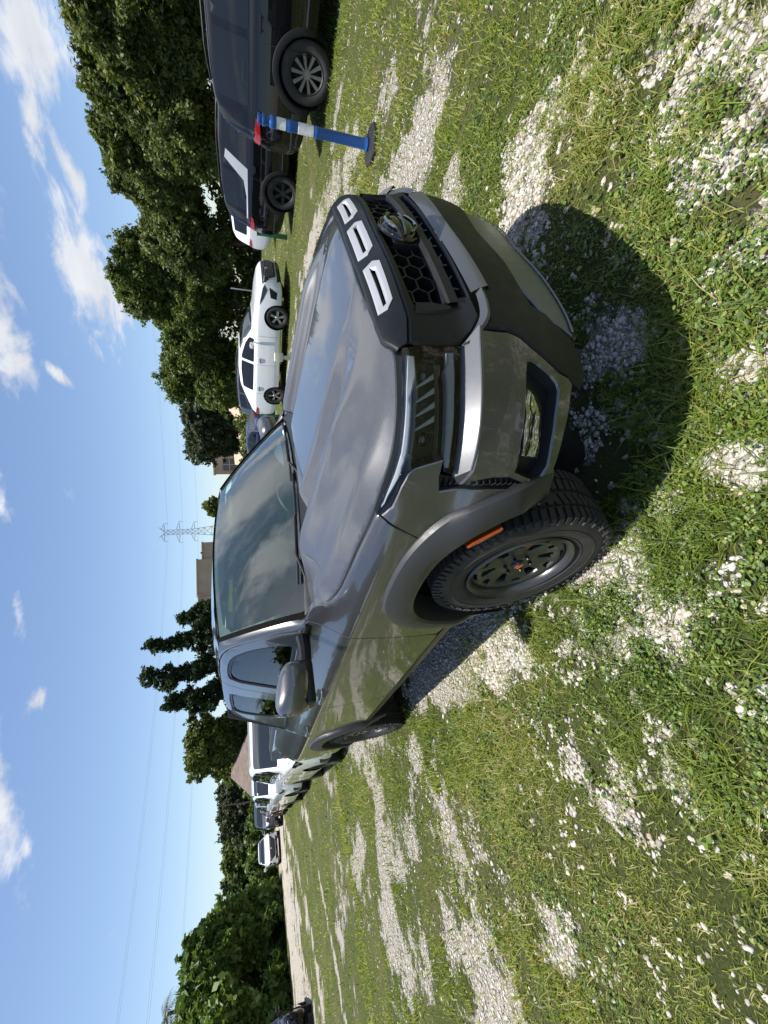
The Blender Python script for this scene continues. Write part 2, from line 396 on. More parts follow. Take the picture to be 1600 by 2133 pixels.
    bm.to_mesh(me); bm.free()
    me.polygons.foreach_set('use_smooth', np.ones(len(me.polygons), bool)); me.set_sharp_from_angle(angle=math.radians(sharp))
    me.materials.append(mt)
    o = bpy.data.objects.new(name, me); COL.objects.link(o)
    if parent: o.parent = parent
    return o
def ruled(name, rows, mt, parent=None, sub=1, sharp=40, closed=False, flipchk=None):
    """rows: list of 3-D polylines with equal counts -> quad sheet"""
    R = [np.asarray(r, float) for r in rows]; n = len(R[0]); V = np.concatenate(R); F = []
    for i in range(len(R)-1):
        for j in range(n-1): F.append((i*n+j, i*n+j+1, (i+1)*n+j+1, (i+1)*n+j))
        if closed: F.append((i*n+n-1, i*n, (i+1)*n, (i+1)*n+n-1))
    o = np_mesh(name, V, F, mt, smooth=True, parent=parent)
    if flipchk is not None:
        p = o.data.polygons[len(F)//2]
        if p.normal.dot(Vector(flipchk)) < 0: o.data.flip_normals()
    o.data.set_sharp_from_angle(angle=math.radians(sharp)); return o
def curve_pts(ctrl, n):
    """smooth polyline through control points, n samples by arc length"""
    P = np.asarray(ctrl, float); Q = np.vstack([2*P[0]-P[1], P, 2*P[-1]-P[-2]]); out = []
    for i in range(1, len(Q)-2):
        p0, p1, p2, p3 = Q[i-1:i+3]; d = np.linalg.norm(p2-p1)+1e-9
        m1 = (p2-p0)/(np.linalg.norm(p1-p0)+d)*d; m2 = (p3-p1)/(np.linalg.norm(p3-p2)+d)*d
        for k in range(12):
            t = k/12; out.append((2*t**3-3*t*t+1)*p1+(t**3-2*t*t+t)*m1+(-2*t**3+3*t*t)*p2+(t**3-t*t)*m2)
    out.append(P[-1]); out = np.array(out); L = np.concatenate([[0], np.cumsum(np.linalg.norm(np.diff(out, axis=0), axis=1))])
    s = np.linspace(0, L[-1], n); return np.stack([np.interp(s, L, out[:, k]) for k in range(out.shape[1])], 1)
# ------------------------------------------------------------------ the pickup truck
PLAN = curve_pts([(.905, .0), (.90, -.18), (.88, -.36), (.845, -.52), (.785, -.66), (.70, -.765), (.59, -.835), (.45, -.875), (.28, -.897), (.0, -.905), (-.5, -.908), (-1.5, -.91), (-2.5, -.91), (-3.4, -.908), (-4.4, -.90), (-4.72, -.885)], 900)
PS = np.concatenate([[0], np.cumsum(np.linalg.norm(np.diff(PLAN, axis=0), axis=1))])
S_END = float(PS[-1])
def gsm(tab, sig, lo=.15, hi=1.9, st=.004):
    t = np.array(tab); z = np.arange(lo, hi, st); v = np.interp(z, t[:, 0], t[:, 1]); k = np.arange(-int(4*sig/st), int(4*sig/st)+1)*st; w = np.exp(-.5*(k/sig)**2); w /= w.sum()
    vp = np.concatenate([np.full(len(k)//2, v[0]), v, np.full(len(k)//2, v[-1])]); return z, np.convolve(vp, w, 'valid')
PF = gsm([(.25, .10), (.35, .07), (.45, .02), (.55, -.01), (.65, -.03), (.75, -.035), (.83, -.03), (.88, .0), (.95, .01), (1.03, .018), (1.07, .02), (1.10, .045), (1.15, .105), (1.25, .2), (1.75, .6)], .010)
PSD = gsm([(.25, .06), (.35, .045), (.45, .032), (.52, .012), (.60, .012), (.70, .006), (.85, .0), (.95, .0), (1.02, .002), (1.065, .010), (1.12, .045), (1.16, .075), (1.22, .105), (1.30, .135), (1.45, .19), (1.60, .245), (1.70, .295), (1.75, .34)], .008)
BEDP = gsm([(.25, .06), (.35, .045), (.45, .03), (.52, .012), (.60, .012), (.70, .006), (.85, .0), (.95, .0), (1.02, .002), (1.065, .010), (1.10, .032), (1.14, .058), (1.22, .098), (1.30, .140), (1.34, .162), (1.75, .3)], .008)
def sstep(x, a, b):
    t = np.clip((x-a)/(b-a), 0, 1); return t*t*(3-2*t)
def s_of_x(x): return np.interp(-np.asarray(x, float), -PLAN[:, 0], PS)
def SK(s, z, off=0.0, side=1):
    s = np.asarray(s, float); z = np.asarray(z, float); a = np.abs(s)
    x = np.interp(a, PS, PLAN[:, 0]); y = np.interp(a, PS, PLAN[:, 1]); e = .02
    a1, a2 = np.clip(a-e, 0, S_END), np.clip(a+e, 0, S_END)
    tx = np.interp(a2, PS, PLAN[:, 0])-np.interp(a1, PS, PLAN[:, 0]); ty = np.interp(a2, PS, PLAN[:, 1])-np.interp(a1, PS, PLAN[:, 1])
    L = np.hypot(tx, ty)+1e-12; nx = -ty/L; ny = tx/L
    w = sstep(a, .95, 1.55); wb = sstep(a, 4.55, 4.66)
    ins = (1-w)*np.interp(z, *PF)+w*((1-wb)*np.interp(z, *PSD)+wb*np.interp(z, *BEDP))
    # muscle over the wheels
    d = off-ins
    sg = np.where(s < 0, -1.0, 1.0)*side
    return np.stack([x+nx*d, (y+ny*d)*sg, z+0*x], -1)
def skf(side): return lambda u, v, off: SK(u, v, off, side)

truck = empty('pickup_truck')
meta(truck, 'grey metallic crew cab pickup truck with black grille and silver slots, parked nearest the camera', 'pickup truck')
def part(name, mb, mt, parent=truck, **k): return mb.build(name, mt, parent, **k)

# hood -------------------------------------------------------------
hood_edge = [(.473, 1.130), (.547, 1.124), (.600, 1.094), (.682, 1.096), (.834, 1.099), (.959, 1.102), (1.072, 1.111), (1.182, 1.118), (1.431, 1.140), (1.60, 1.149), (1.718, 1.156), (1.80, 1.166), (1.86, 1.180), (1.91, 1.200)]
HE = SK(*curve_pts(hood_edge, 60).T)
_h = HE[np.argmax(HE[:, 0]):]; o_ = np.argsort(_h[:, 0]); HEx, HEy, HEz = _h[:, 0][o_], -_h[:, 1][o_], _h[:, 2][o_]
_hz = gsm(np.stack([HEx, HEz], 1), .03, -.6, .95, .005); HEx2, HEz = _hz
_zc = curve_pts([(.90, 1.115), (.80, 1.147), (.70, 1.167), (.55, 1.187), (.40, 1.203), (.10, 1.230), (-.10, 1.250), (-.24, 1.262), (-.45, 1.262), (-.8, 1.25)], 300)[::-1]
_q = gsm([(0, 0), (.30, .0), (.318, .02), (.425, .44), (.465, .46), (.515, .42), (.55, .12), (.60, .08), (.74, .22), (.875, .40), (.91, .50), (1.0, 1.0), (1.3, 2.2)], .005, 0, 1.3, .004)
def hood_z(x, y):
    x = np.asarray(x, float); a = np.abs(y); zc = np.interp(x, _zc[:, 0], _zc[:, 1]); ye = np.interp(x, HEx, HEy); ze = np.interp(x, HEx2, HEz)
    t = a/ye; q = np.interp(t, *_q)
    # creases run out towards the nose
    fl = 1-sstep(x, .40, .74); q0 = np.clip((t-.35)/.65, 0, 1)**1.4
    q = q*fl+q0*(1-fl)
    lift = .028*np.exp(-((t-.60)/.11)**2)*(1-sstep(x, .35, .70))
    return zc-(zc-ze)*q+lift
def hood_f(u, v, off): return np.stack([u, v, hood_z(u, v)+off], -1)
front = [SK(s, z)[:2] for s, z in [(-.44, 1.132), (-.35, 1.137), (-.25, 1.140), (-.12, 1.143), (0, 1.145), (.12, 1.143), (.25, 1.140), (.35, 1.137), (.44, 1.132)]]
right = [p for p in curve_pts([HE[i][:2] for i in range(len(HE))], 70)]
rear = curve_pts([(-.405, -.785), (-.475, -.765), (-.505, -.70), (-.465, -.61), (-.40, -.545), (-.31, -.44), (-.255, -.25), (-.24, 0)], 18)
half = [p for p in front if p[1] <= 1e-9]+[np.array(p) for p in right]+[p for p in rear]
half = [np.array(p) for p in half]
left = [np.array((p[0], -p[1])) for p in half[1:-1]][::-1]
hood = panel('hood', inset_poly(np.array(half+left), .0075), hood_f, M['paint'], truck, sp=.013, thick=.02, bev=.003, sharp=28)

# black grille crown with three silver slots ---------------------------------
crown_r = [(.0, 1.142), (.12, 1.140), (.25, 1.137), (.35, 1.134), (.44, 1.129), (.473, 1.127), (.545, 1.119), (.597, 1.088), (.585, 1.062), (.49, 1.050), (.40, 1.055), (.25, 1.060), (.10, 1.066), (0, 1.068)]
crown = crown_r+[(-s, z) for s, z in crown_r[1:-1]][::-1]
slots = [[(-.124, 1.130), (-.134, 1.104), (-.105, 1.084), (.105, 1.084), (.134, 1.104), (.124, 1.130)],
         [(.190, 1.1265), (.180, 1.100), (.202, 1.081), (.408, 1.077), (.440, 1.094), (.440, 1.1185)]]
slots.append([(-s, z) for s, z in slots[1]])
gs = panel('grille_crown', crown, skf(1), M['plastic'], truck, sp=.025, thick=.015, bev=.003, holes=[np.array(h) for h in slots])
for h in slots:
    c = np.mean(h, axis=0); hh = np.array([c+(np.array(p)-c)*.985 for p in h])
    s0, s1 = hh[:, 0].min(), hh[:, 0].max()
    sgn = 1 if c[0] >= 0 else -1
    zz = lambda s, a, b: a+(b-a)*(abs(s)-abs(s0 if sgn > 0 else s1))/(s1-s0)
    if abs(c[0]) < .05: sl = [(-.104, 1.113), (-.104, 1.100), (.104, 1.100), (.104, 1.113)]
    else: sl = [(.205, 1.111), (.225, 1.096), (.408, 1.091), (.418, 1.103)]; sl = sl if c[0] > 0 else [(-a, b) for a, b in sl]
    tr = panel('slot_trim', hh, skf(1), M['silver'], gs, sp=.02, thick=.012, bev=.002, holes=[np.array(sl)], off=.001)
    tr_b = panel('slot_recess', np.array(sl), skf(1), M['black'], gs, sp=.02, thick=.003, bev=0, off=-.022)

# grille surround and mesh ----------------------------------------------------
sur_r = [(0, 1.0655), (.10, 1.0635), (.25, 1.0575), (.40, 1.0525), (.49, 1.0475), (.583, 1.059), (.589, 1.02), (.586, .905), (.545, .862), (.50, .836), (.40, .842), (.20, .848), (0, .850)]
sur = sur_r+[(-s, z) for s, z in sur_r[1:-1]][::-1]
up_r = [(0, 1.040), (.10, 1.037), (.24, 1.031), (.36, 1.024), (.432, 1.018), (.425, .925), (.31, .921), (.10, .926), (0, .927)]
upper = up_r+[(-s, z) for s, z in up_r[1:-1]][::-1]
lo_r = [(0, .892), (.20, .889), (.345, .882), (.405, .874), (.412, .852), (.30, .856), (.15, .859), (0, .860)]
lower = lo_r+[(-s, z) for s, z in lo_r[1:-1]][::-1]
panel('grille_surround', sur, skf(1), M['plastic'], truck, sp=.025, thick=.035, bev=.006, holes=[np.array(upper), np.array(lower)])
def bar(name, rows, mt, parent):
    """rows of (list of (s,z), off) -> moulded strip across the nose, mirrored to both sides"""
    R = []
    for r, off in rows:
        r = curve_pts(r, 14); full = np.concatenate([r[::-1]*[-1, 1], r[1:]]) if r[0][0] == 0 else r
        R.append(SK(full[:, 0], full[:, 1], off))
    return ruled(name, R, mt, parent, flipchk=(1, 0, .2))
# recessed backing
bk = [(0, 1.05), (.3, 1.045), (.50, 1.02), (.50, .85), (.3, .845), (0, .845)]
panel('grille_backing', bk+[(-s, z) for s, z in bk[1:-1]][::-1], skf(1), M['black'], truck, sp=.05, thick=.004, bev=0, off=-.085)
def hexmesh(outline, depth0, depth1, px_, pz_, wv):
    """honeycomb bars clipped to the opening, each bar a thin blade standing into the opening"""
    mb = MB(); poly = np.array(outline); lo, hi = poly.min(0), poly.max(0)
    segs = set()
    r = px_/1.5
    ni = int((hi[0]-lo[0])/px_)+3; nj = int((hi[1]-lo[1])/pz_)+3
    for i in range(-ni, ni+1):
        for j in range(-nj, nj+1):
            c = np.array([i*px_, (lo[1]+hi[1])/2+(j+(.5 if i % 2 else 0))*pz_])
            v = [c+np.array([dx*px_, dz*pz_]) for dx, dz in ((.667, 0), (.333, .5), (-.333, .5), (-.667, 0), (-.333, -.5), (.333, -.5))]
            for k in range(6):
                a, b = tuple(np.round(v[k], 4)), tuple(np.round(v[(k+1) % 6], 4))
                if (b, a) not in segs: segs.add((a, b))
    for a, b in sorted(segs):
        A = np.array([np.array(a)+(np.array(b)-np.array(a))*t for t in np.linspace(0, 1, 6)]); ok = in_poly(A, poly)
        if ok.sum() < 2: continue
        A = A[ok]; a2, b2 = A[0], A[-1]; d = b2-a2; n = np.array([-d[1], d[0]])/np.linalg.norm(d)*wv/2
        q = np.array([a2-n, b2-n, b2+n, a2+n]); f = SK(q[:, 0], q[:, 1], -depth0); g = SK(q[:, 0], q[:, 1], -depth1)
        mb.add(list(f)+list(g), [(0, 1, 2, 3), (0, 4, 5, 1), (1, 5, 6, 2), (2, 6, 7, 3), (3, 7, 4, 0)])
    return mb
part('grille_mesh', hexmesh(upper, .014, .060, .064, .054, .006), M['plastic'], smooth=False)
gm = hexmesh(lower, .016, .058, .064, .040, .006)
q = np.linspace(-.405, .405, 30); a_, b_, c_, d_ = (SK(q, 0*q+.873+k*.003, -o) for k, o in ((-1, .020), (1, .020), (1, .056), (-1, .056)))
gm.add(list(a_)+list(b_)+list(c_)+list(d_), [(i, i+1, 30+i+1, 30+i) for i in range(29)]+[(30+i, 31+i, 61+i, 60+i) for i in range(29)]+[(90+i, 91+i, 1+i, i) for i in range(29)])
part('grille_mesh', gm, M['plastic'], smooth=False)
# raised frame round the upper opening (grey edge) and its end pieces
bar('grille_bar', [([(0, .9275), (.2, .925), (.35, .9215), (.432, .919)], -.012), ([(0, .921), (.2, .9185), (.35, .915), (.44, .912)], .012), ([(0, .897), (.2, .894), (.35, .888), (.44, .884)], .012), ([(0, .893), (.2, .890), (.35, .883), (.43, .880)], -.01)], M['rawplastic'], truck)
for sd in (1, -1):
    fr = [SK(np.array([.428, .426, .436]), np.array([1.016, .97, .922]), -.012, sd), SK(np.array([.440, .438, .452]), np.array([1.018, .97, .912]), .010, sd), SK(np.array([.468, .470, .462]), np.array([1.022, .97, .912]), .008, sd), SK(np.array([.474, .476, .468]), np.array([1.023, .97, .912]), -.004, sd)]
    ruled('grille_end_frame', fr, M['rawplastic'], truck, flipchk=(.8, -.5*sd, .1))
# emblem: dark oval dome with two bright arcs and a cross bar ------------------
def oval(a, b, h, n=40, m=10):
    V = []; F = []
    for i in range(m+1):
        t = i/m; rr = math.sin(t*PI/2); hh = math.cos(t*PI/2)*h
        for j in range(n): th = 2*PI*j/n; V.append((hh, a*rr*math.cos(th), b*rr*math.sin(th)))
    for i in range(m):
        for j in range(n): F.append((i*n+j, i*n+(j+1) % n, (i+1)*n+(j+1) % n, (i+1)*n+j))
    return MB().add(V, F)
EM = Vector((.893, 0, .975))
emb = oval(.086, .064, .034); emb.V = [tuple(Vector(v)+EM) for v in emb.V]
emblem = part('emblem', emb, M['gloss'])
rim_ = MB(); rim_.tube([EM+Vector((.0+.004, .093*math.cos(t), .069*math.sin(t))) for t in np.linspace(0, 2*PI, 41)], .007, 8, cap=False); rim_.build('emblem_rim', M['gloss'], emblem)
for s0, s1 in ((.16, .84), (1.16, 1.84)):
    t_ = MB(); pts = []
    for t in np.linspace(s0*PI, s1*PI, 22):
        rr = .80; pts.append(EM+Vector((.040*math.sqrt(max(0, 1-rr*rr))+.003, .092*rr*math.cos(t), .068*rr*math.sin(t))))
    t_.tube(pts, [.003]+[.006]*20+[.003], 8); t_.build('emblem_arc', M['darkchrome'], emblem)
t_ = MB(); t_.tube([EM+Vector((.040*math.sqrt(max(0, 1-(y/.092)**2))+.002, y, 0)) for y in np.linspace(-.084, .084, 17)], .0045, 6); t_.build('emblem_bar', M['darkchrome'], emblem)
bx_ = MB(); bx_.box((.868, 0, .965), (.05, .20, .10), bev=.012); part('emblem_base', bx_, M['plastic'])

# bumper centre ---------------------------------------------------------------
bar('bumper_trim', [([(0, .850), (.15, .848), (.30, .842), (.40, .836)], -.004), ([(0, .834), (.15, .830), (.30, .822), (.395, .812)], .006), ([(0, .812), (.15, .806), (.30, .794), (.39, .786)], .012), ([(0, .800), (.15, .795), (.30, .784), (.385, .776)], .002)], M['stripsil'], truck)
for sd in (1, -1):
    q = [([(.409, .824), (.455, .826), (.505, .836), (.560, .872), (.588, .901)], -.004), ([(.400, .812), (.455, .812), (.512, .822), (.566, .862), (.592, .890)], .012), ([(.396, .800), (.455, .800), (.516, .812), (.568, .852), (.594, .882)], .006)]
    ruled('bumper_trim', [SK(curve_pts(r, 12)[:, 0], curve_pts(r, 12)[:, 1], o, sd) for r, o in q], M['stripsil'], truck, flipchk=(.7, -.6*sd, .4))
bl = [(0, .803), (.15, .798), (.30, .787), (.385, .779), (.398, .798), (.455, .798), (.516, .810), (.546, .850), (.548, .80), (.550, .76), (.562, .724), (.590, .688), (.630, .631), (.657, .584), (.667, .542), (.685, .519), (.70, .480), (.662, .452), (.604, .443), (.52, .470), (.476, .54), (.44, .572), (.425, .628), (.34, .641), (.221, .645), (.112, .664), (0, .676)]
panel('front_bumper', bl+[(-s, z) for s, z in bl[1:-1]][::-1], skf(1), M['rawplastic'], truck, sp=.03, thick=.03, bev=.006)
sk_r = [(0, .672), (.077, .668), (.14, .655), (.25, .628), (.35, .598), (.44, .562), (.476, .50), (.50, .462), (.40, .452), (.30, .456), (.18, .470), (.06, .486), (0, .490)]
def skidf(u, v, off=0):
    # plate leans back towards the ground with a folded lower lip
    t = np.clip((.675-v)/.2, 0, 1); return SK(u, v, off-.030*(1-t)+.004*t)
panel('skid_plate', sk_r+[(-s, z) for s, z in sk_r[1:-1]][::-1], skidf, M['skid'], truck, sp=.03, thick=.012, bev=.004, off=0)
for sd in (1, -1):
    lp = curve_pts([(0, .492), (.06, .488), (.18, .472), (.30, .458), (.40, .454), (.49, .462)], 24)
    ruled('skid_lip', [skidf(lp[:, 0], lp[:, 1]+.008, .004)*[1, sd, 1], skidf(lp[:, 0], lp[:, 1]+.003, .009)*[1, sd, 1], skidf(lp[:, 0], lp[:, 1]-.006, .006)*[1, sd, 1]], M['ledge'], truck, flipchk=(.8, 0, .5))
panel('air_intake', [(-.50, .68), (.50, .68), (.52, .46), (-.52, .46)], skf(1), M['black'], truck, sp=.06, thick=.004, bev=0, off=-.06)

# wheel arches -----------------------------------------------------------------
AXF, AXR, WZ = 0.0, -3.45, .40
def arch(a, b, n, th0, th1, ax=0.0, pw=2.5, cz=.41):
    out = []
    for th in np.linspace(th0, th1, n):
        c, s = math.cos(th), math.sin(th); out.append((ax+a*math.copysign(abs(c)**(2/pw), c), cz+b*math.copysign(abs(s)**(2/pw), s)))
    return out
FA = dict(a=.572, b=.585); FI = dict(a=.474, b=.455)
def arch_sz(x, z): return (float(s_of_x(x)), z)
def make_side(sd):
    f = skf(sd); pre = truck
    # headlight --------------------------------------------------------------
    hl = [(.597, 1.077), (.66, 1.084), (.725, 1.0865), (.838, 1.0885), (.93, 1.0895), (1.014, 1.096), (1.078, 1.1025), (1.152, 1.1085), (1.186, 1.109), (1.178, 1.098), (1.127, 1.0795), (1.039, 1.068), (.990, 1.056), (.969, 1.038), (.936, .953), (.981, .941), (.990, .918), (.985, .910), (.926, .915), (.850, .918), (.729, .918), (.614, .906), (.590, .902), (.592, 1.02)]
    hb = panel('headlight', hl, f, M['gloss'], truck, sp=.04, thick=.006, bev=0, off=-.055)
    # housing wall
    ol = resample(hl, .03); ol = np.vstack([ol, ol[:1]]); hw = ruled('headlight_housing', [SK(ol[:, 0], ol[:, 1], -.004, sd), SK(ol[:, 0], ol[:, 1], -.056, sd)], M['gloss'], hb)
    du = [(.614, 1.066), (.618, 1.040), (.690, 1.042), (.735, 1.056), (.824, 1.058), (.922, 1.058), (.965, 1.063), (1.020, 1.071), (1.08, 1.083), (1.15, 1.097), (1.16, 1.102), (1.08, 1.095), (1.014, 1.088), (.93, 1.081), (.838, 1.079), (.725, 1.076)]
    panel('light_guide', du, f, M['drl'], hb, sp=.025, thick=.02, bev=.005, off=-.012)
    dl = [(.604, .942), (.604, .920), (.748, .9295), (.84, .929), (.906, .928), (.971, .923), (.972, .938), (.930, .948), (.885, .951), (.809, .954), (.705, .953), (.666, .955), (.645, .945)]
    panel('light_guide', dl, f, M['drl'], hb, sp=.025, thick=.02, bev=.004, off=-.012)
    # projector bay: dark shelf with slanted bright blades and two lenses
    pb = [(.625, 1.036), (.623, .972), (.77, .978), (.935, .970), (.955, 1.02), (.940, 1.050), (.844, 1.048), (.729, 1.046)]
    panel('projector_bay', pb, f, M['plastic'], hb, sp=.03, thick=.02, bev=.004, off=-.042)
    for a in (.715, .760, .805, .850):
        q = [(a, 1.040), (a+.006, 1.040), (a-.026, .984), (a-.046, .984)]
        panel('reflector', q, f, M['silver'], hb, sp=.03, thick=.012, bev=.001, off=-.026)
    for a in (.675, .885):
        P0 = Vector(SK(a, 1.008, -.040, sd)); nrm = Vector(SK(a, 1.008, .0, sd)-SK(a, 1.008, -.1, sd)).normalized(); mb = MB()
        R = nrm.to_track_quat('Y', 'Z').to_matrix(); mb.lathe([(.0005, .016), (.012, .014), (.020, .008), (.023, 0), (.026, 0), (.026, -.02)], 'Y', 24); mb.V = [tuple(R @ Vector(v)+P0) for v in mb.V]
        mb.build('projector', M['gloss'], hb)
    panel('headlight_lens', hl, f, M['lens'], hb, sp=.03, thick=.0, bev=.003, off=0.0)
    # bumper corner ----------------------------------------------------------
    rt = curve_pts([(.588, .902), (.66, .909), (.729, .914), (.85, .914), (.926, .911), (.968, .908), (1.003, .904)], 20); rb = curve_pts([(.552, .857), (.60, .864), (.682, .870), (.754, .872), (.848, .873), (.91, .873), (.957, .874)], 20)
    rb2 = rb-[0, .012]
    ruled('bumper_ledge', [SK(rt[:, 0], rt[:, 1]-.001, -.020, sd), SK(rt[:, 0], rt[:, 1]-.004, -.015, sd), SK(rb[:, 0], rb[:, 1]+.003, .030*(1-.3*sstep(rb[:, 0], .8, 1.0)), sd), SK(rb[:, 0], rb[:, 1], .030*(1-.3*sstep(rb[:, 0], .8, 1.0)), sd), SK(rb2[:, 0], rb2[:, 1], .016, sd)], M['ledge'], truck, flipchk=(.5, -.4*sd, .8), sharp=14)
    co = [(.551, .855), (.553, .802), (.555, .759), (.567, .724), (.596, .688), (.635, .631), (.662, .584), (.672, .542), (.690, .522), (.725, .534), (.84, .556), (.955, .562), (.963, .556), (1.078, .524), (1.102, .55), (1.07, .580), (1.02, .618), (.978, .735), (.981, .790), (.992, .850), (1.003, .900), (.957, .872), (.91, .871), (.848, .871), (.754, .870), (.682, .868), (.60, .862)]
    def cf(u, v, off): a = np.abs(u); k = 1-sstep(a, .95, 1.55); return SK(u, v, off+k*(np.interp(v, *PF)+.03)*sstep(v, .76, .82), sd)
    fog = [(.645, .705), (.643, .688), (.678, .629), (.700, .603), (.722, .596), (.793, .608), (.877, .609), (.945, .600), (1.000, .620), (.962, .722), (.949, .718), (.865, .724), (.797, .724), (.682, .714)]
    panel('bumper_corner', co, cf, M['paint'], truck, sp=.025, thick=.045, bev=.006, holes=[np.array(fog)])
    fb = panel('fog_light_recess', inset_poly(np.array(fog), -.004), f, M['plastic'], truck, sp=.03, thick=.004, bev=0, off=-.050)
    fl = [(.722, .712), (.742, .684), (.768, .668), (.819, .662), (.889, .655), (.918, .652), (.914, .706), (.865, .714), (.807, .716), (.762, .716)]
    panel('fog_light', fl, lambda u, v, off: SK(u, v, off+.003*np.cos((u-.73)*90)+.002*np.cos((v-.66)*150), sd), M['chrome'], fb, sp=.008, thick=.03, bev=.002, off=-.012)
    panel('fog_light_lens', fl, f, M['lens'], fb, sp=.02, thick=0, bev=.001, off=-.001)
    # ribbed vent
    ve = [(.998, .950), (1.003, .900), (.992, .850), (.981, .790), (.978, .735), (.990, .690), (1.008, .640), (1.022, .640), (1.016, .70), (1.016, .80), (1.030, .87), (1.049, .937)]
    panel('side_vent', ve, f, M['plastic'], truck, sp=.02, thick=.004, bev=0, off=-.020)
    rbm = MB()
    for z in np.arange(.66, .945, .019):
        i0 = np.interp(z, [.64, .69, .735, .79, .85, .90, .95], [1.008, .990, .978, .981, .992, 1.003, .999]); i1 = np.interp(z, [.64, .70, .80, .87, .937], [1.022, 1.016, 1.016, 1.030, 1.049])
        V = [SK(i0, z-.004, -.020, sd), SK(i1, z+.002, -.020, sd), SK(i1, z+.006, -.020, sd), SK(i0, z+.004, -.020, sd), SK((i0+i1)/2, z+.002, -.004, sd)]
        rbm.add(V, [(0, 1, 4), (1, 2, 4), (2, 3, 4), (3, 0, 4)])
    part('vent_ribs', rbm, M['plastic'], smooth=False)
    # bumper side, between lamp, vent and wheel arch
    fo = arch(FA['a']-.012, FA['b']-.012, 60, math.radians(-2), math.radians(182), AXF)
    fo = [(x, max(z, .40)) for x, z in fo]
    fo_s = [arch_sz(x, z) for x, z in fo]
    gi = min(range(len(fo)), key=lambda i: abs(fo[i][0]-.262) if fo[i][1] > .6 else 9)
    bs_arc = [p for p in fo_s[:gi+1] if p[1] > .545]
    bs = [(1.180, 1.0985), (1.127, 1.077), (1.039, 1.066), (.990, 1.054), (.971, 1.036), (.938, .951), (.999, .951), (1.051, .938), (1.033, .87), (1.019, .80), (1.019, .70), (1.026, .640), (1.074, .583), (1.104, .552), (1.09, .545)]+bs_arc
    bs[-1:] = [fo_s[gi]]
    panel('bumper_side', bs, f, M['paint'], truck, sp=.025, thick=.02, bev=.004)
    # front fender ----------------------------------------------------------------
    arc2 = [p for p in fo_s[gi:] if p[1] > .50]
    fe = [(1.186, 1.1005), (1.189, 1.110)]+[(s, z-.007) for s, z in hood_edge[8:13]]+[(1.905, 1.195), (1.935, 1.225), (1.965, 1.242), (2.02, 1.252), (2.115, 1.258), (2.117, 1.20), (2.119, 1.14), (2.122, 1.09), (2.135, .98), (2.165, .87), (2.225, .66), (2.245, .545), (2.14, .525)]+arc2[::-1]
    panel('fender', fe, f, M['paint'], truck, sp=.028, thick=.02, bev=.0025)
    # doors ---------------------------------------------------------------------------
    top1 = [(2.29, 1.285), (2.365, 1.362), (2.52, 1.478), (2.65, 1.574), (2.775, 1.640), (2.917, 1.690), (3.067, 1.716), (3.30, 1.735), (3.565, 1.742)]
    d1 = [(2.122, 1.252), (2.121, 1.14), (2.127, 1.09), (2.140, .98), (2.170, .87), (2.230, .66), (2.262, .53), (3.49, .53), (3.498, .8), (3.505, 1.1), (3.53, 1.4)]+top1[::-1]
    w1 = [(2.50, 1.275), (2.50, 1.335), (2.585, 1.425), (2.71, 1.53), (2.82, 1.597), (2.929, 1.640), (3.05, 1.664), (3.20, 1.680), (3.36, 1.684), (3.42, 1.660), (3.40, 1.50), (3.36, 1.275)]
    d2 = [(3.496, .53), (3.503, .8), (3.510, 1.1), (3.536, 1.4), (3.571, 1.742), (3.80, 1.750), (4.10, 1.753), (4.38, 1.748), (4.50, 1.70), (4.56, 1.60), (4.585, 1.45), (4.575, 1.25), (4.56, 1.10), (4.52, 1.02)]+[arch_sz(x, z) for x, z in arch(.60, .60, 30, math.radians(22), math.radians(62), AXR)][::-1][:22]+[(4.36, .53)]
    w2 = [(3.69, 1.275), (3.705, 1.42), (3.79, 1.695), (4.00, 1.705), (4.30, 1.703), (4.355, 1.66), (4.30, 1.46), (4.24, 1.325), (4.17, 1.275)]
    w1 = smooth_poly(w1, .04); w2 = smooth_poly(w2, .03)
    for nm, dp, wp, hs in (('front_door', d1, w1, 3.16), ('rear_door', d2, w2, 4.27)):
        dr = panel(nm, dp, f, M['paint'], truck, sp=.03, thick=.022, bev=.003, holes=[np.array(wp)])
        c = np.mean(wp, axis=0)
        wi = inset_poly(np.array(wp), .022)
        panel('window_seal', inset_poly(np.array(wp), -.002), f, M['plastic'], dr, sp=.04, thick=.01, bev=.002, holes=[wi], off=-.006)
        panel('window', inset_poly(np.array(wp), .016), f, M['sideglass'] if nm == 'front_door' else M['sideglass2'], dr, sp=.05, thick=0, bev=.001, off=-.012)
        hm = MB(); p = [Vector(SK(hs+t, 1.082-.012*t/.1*0, o, sd)) for t, o in ((-.10, .002), (-.085, .035), (-.03, .043), (.04, .043), (.09, .036), (.105, .002))]
        hm.tube(p, [.011, .013, .014, .014, .013, .011], 10); hm.build('handle', M['paint'], dr)
        cup = panel('handle_cup', [(hs-.075, 1.055), (hs+.075, 1.055), (hs+.09, 1.082), (hs+.075, 1.110), (hs-.075, 1.110), (hs-.09, 1.082)], f, M['black'], dr, sp=.03, thick=.001, bev=0, off=.0015)
    # belt moulding under the glass
    bm_ = []
    for s0, s1 in ((2.16, 3.50), (3.515, 4.46)):
        ss = np.linspace(s0, s1, 40); 
        ruled('belt_moulding', [SK(ss, 0*ss+1.262, .001, sd), SK(ss, 0*ss+1.258, .010, sd), SK(ss, 0*ss+1.244, .010, sd), SK(ss, 0*ss+1.240, .001, sd)], M['plastic'], truck, flipchk=(0, -sd, .2))
    # mirror sail
    panel('mirror_sail', [(2.27, 1.268), (2.33, 1.318), (2.49, 1.44), (2.49, 1.268)], f, M['plastic'], truck, sp=.04, thick=.02, bev=.003, off=.004)
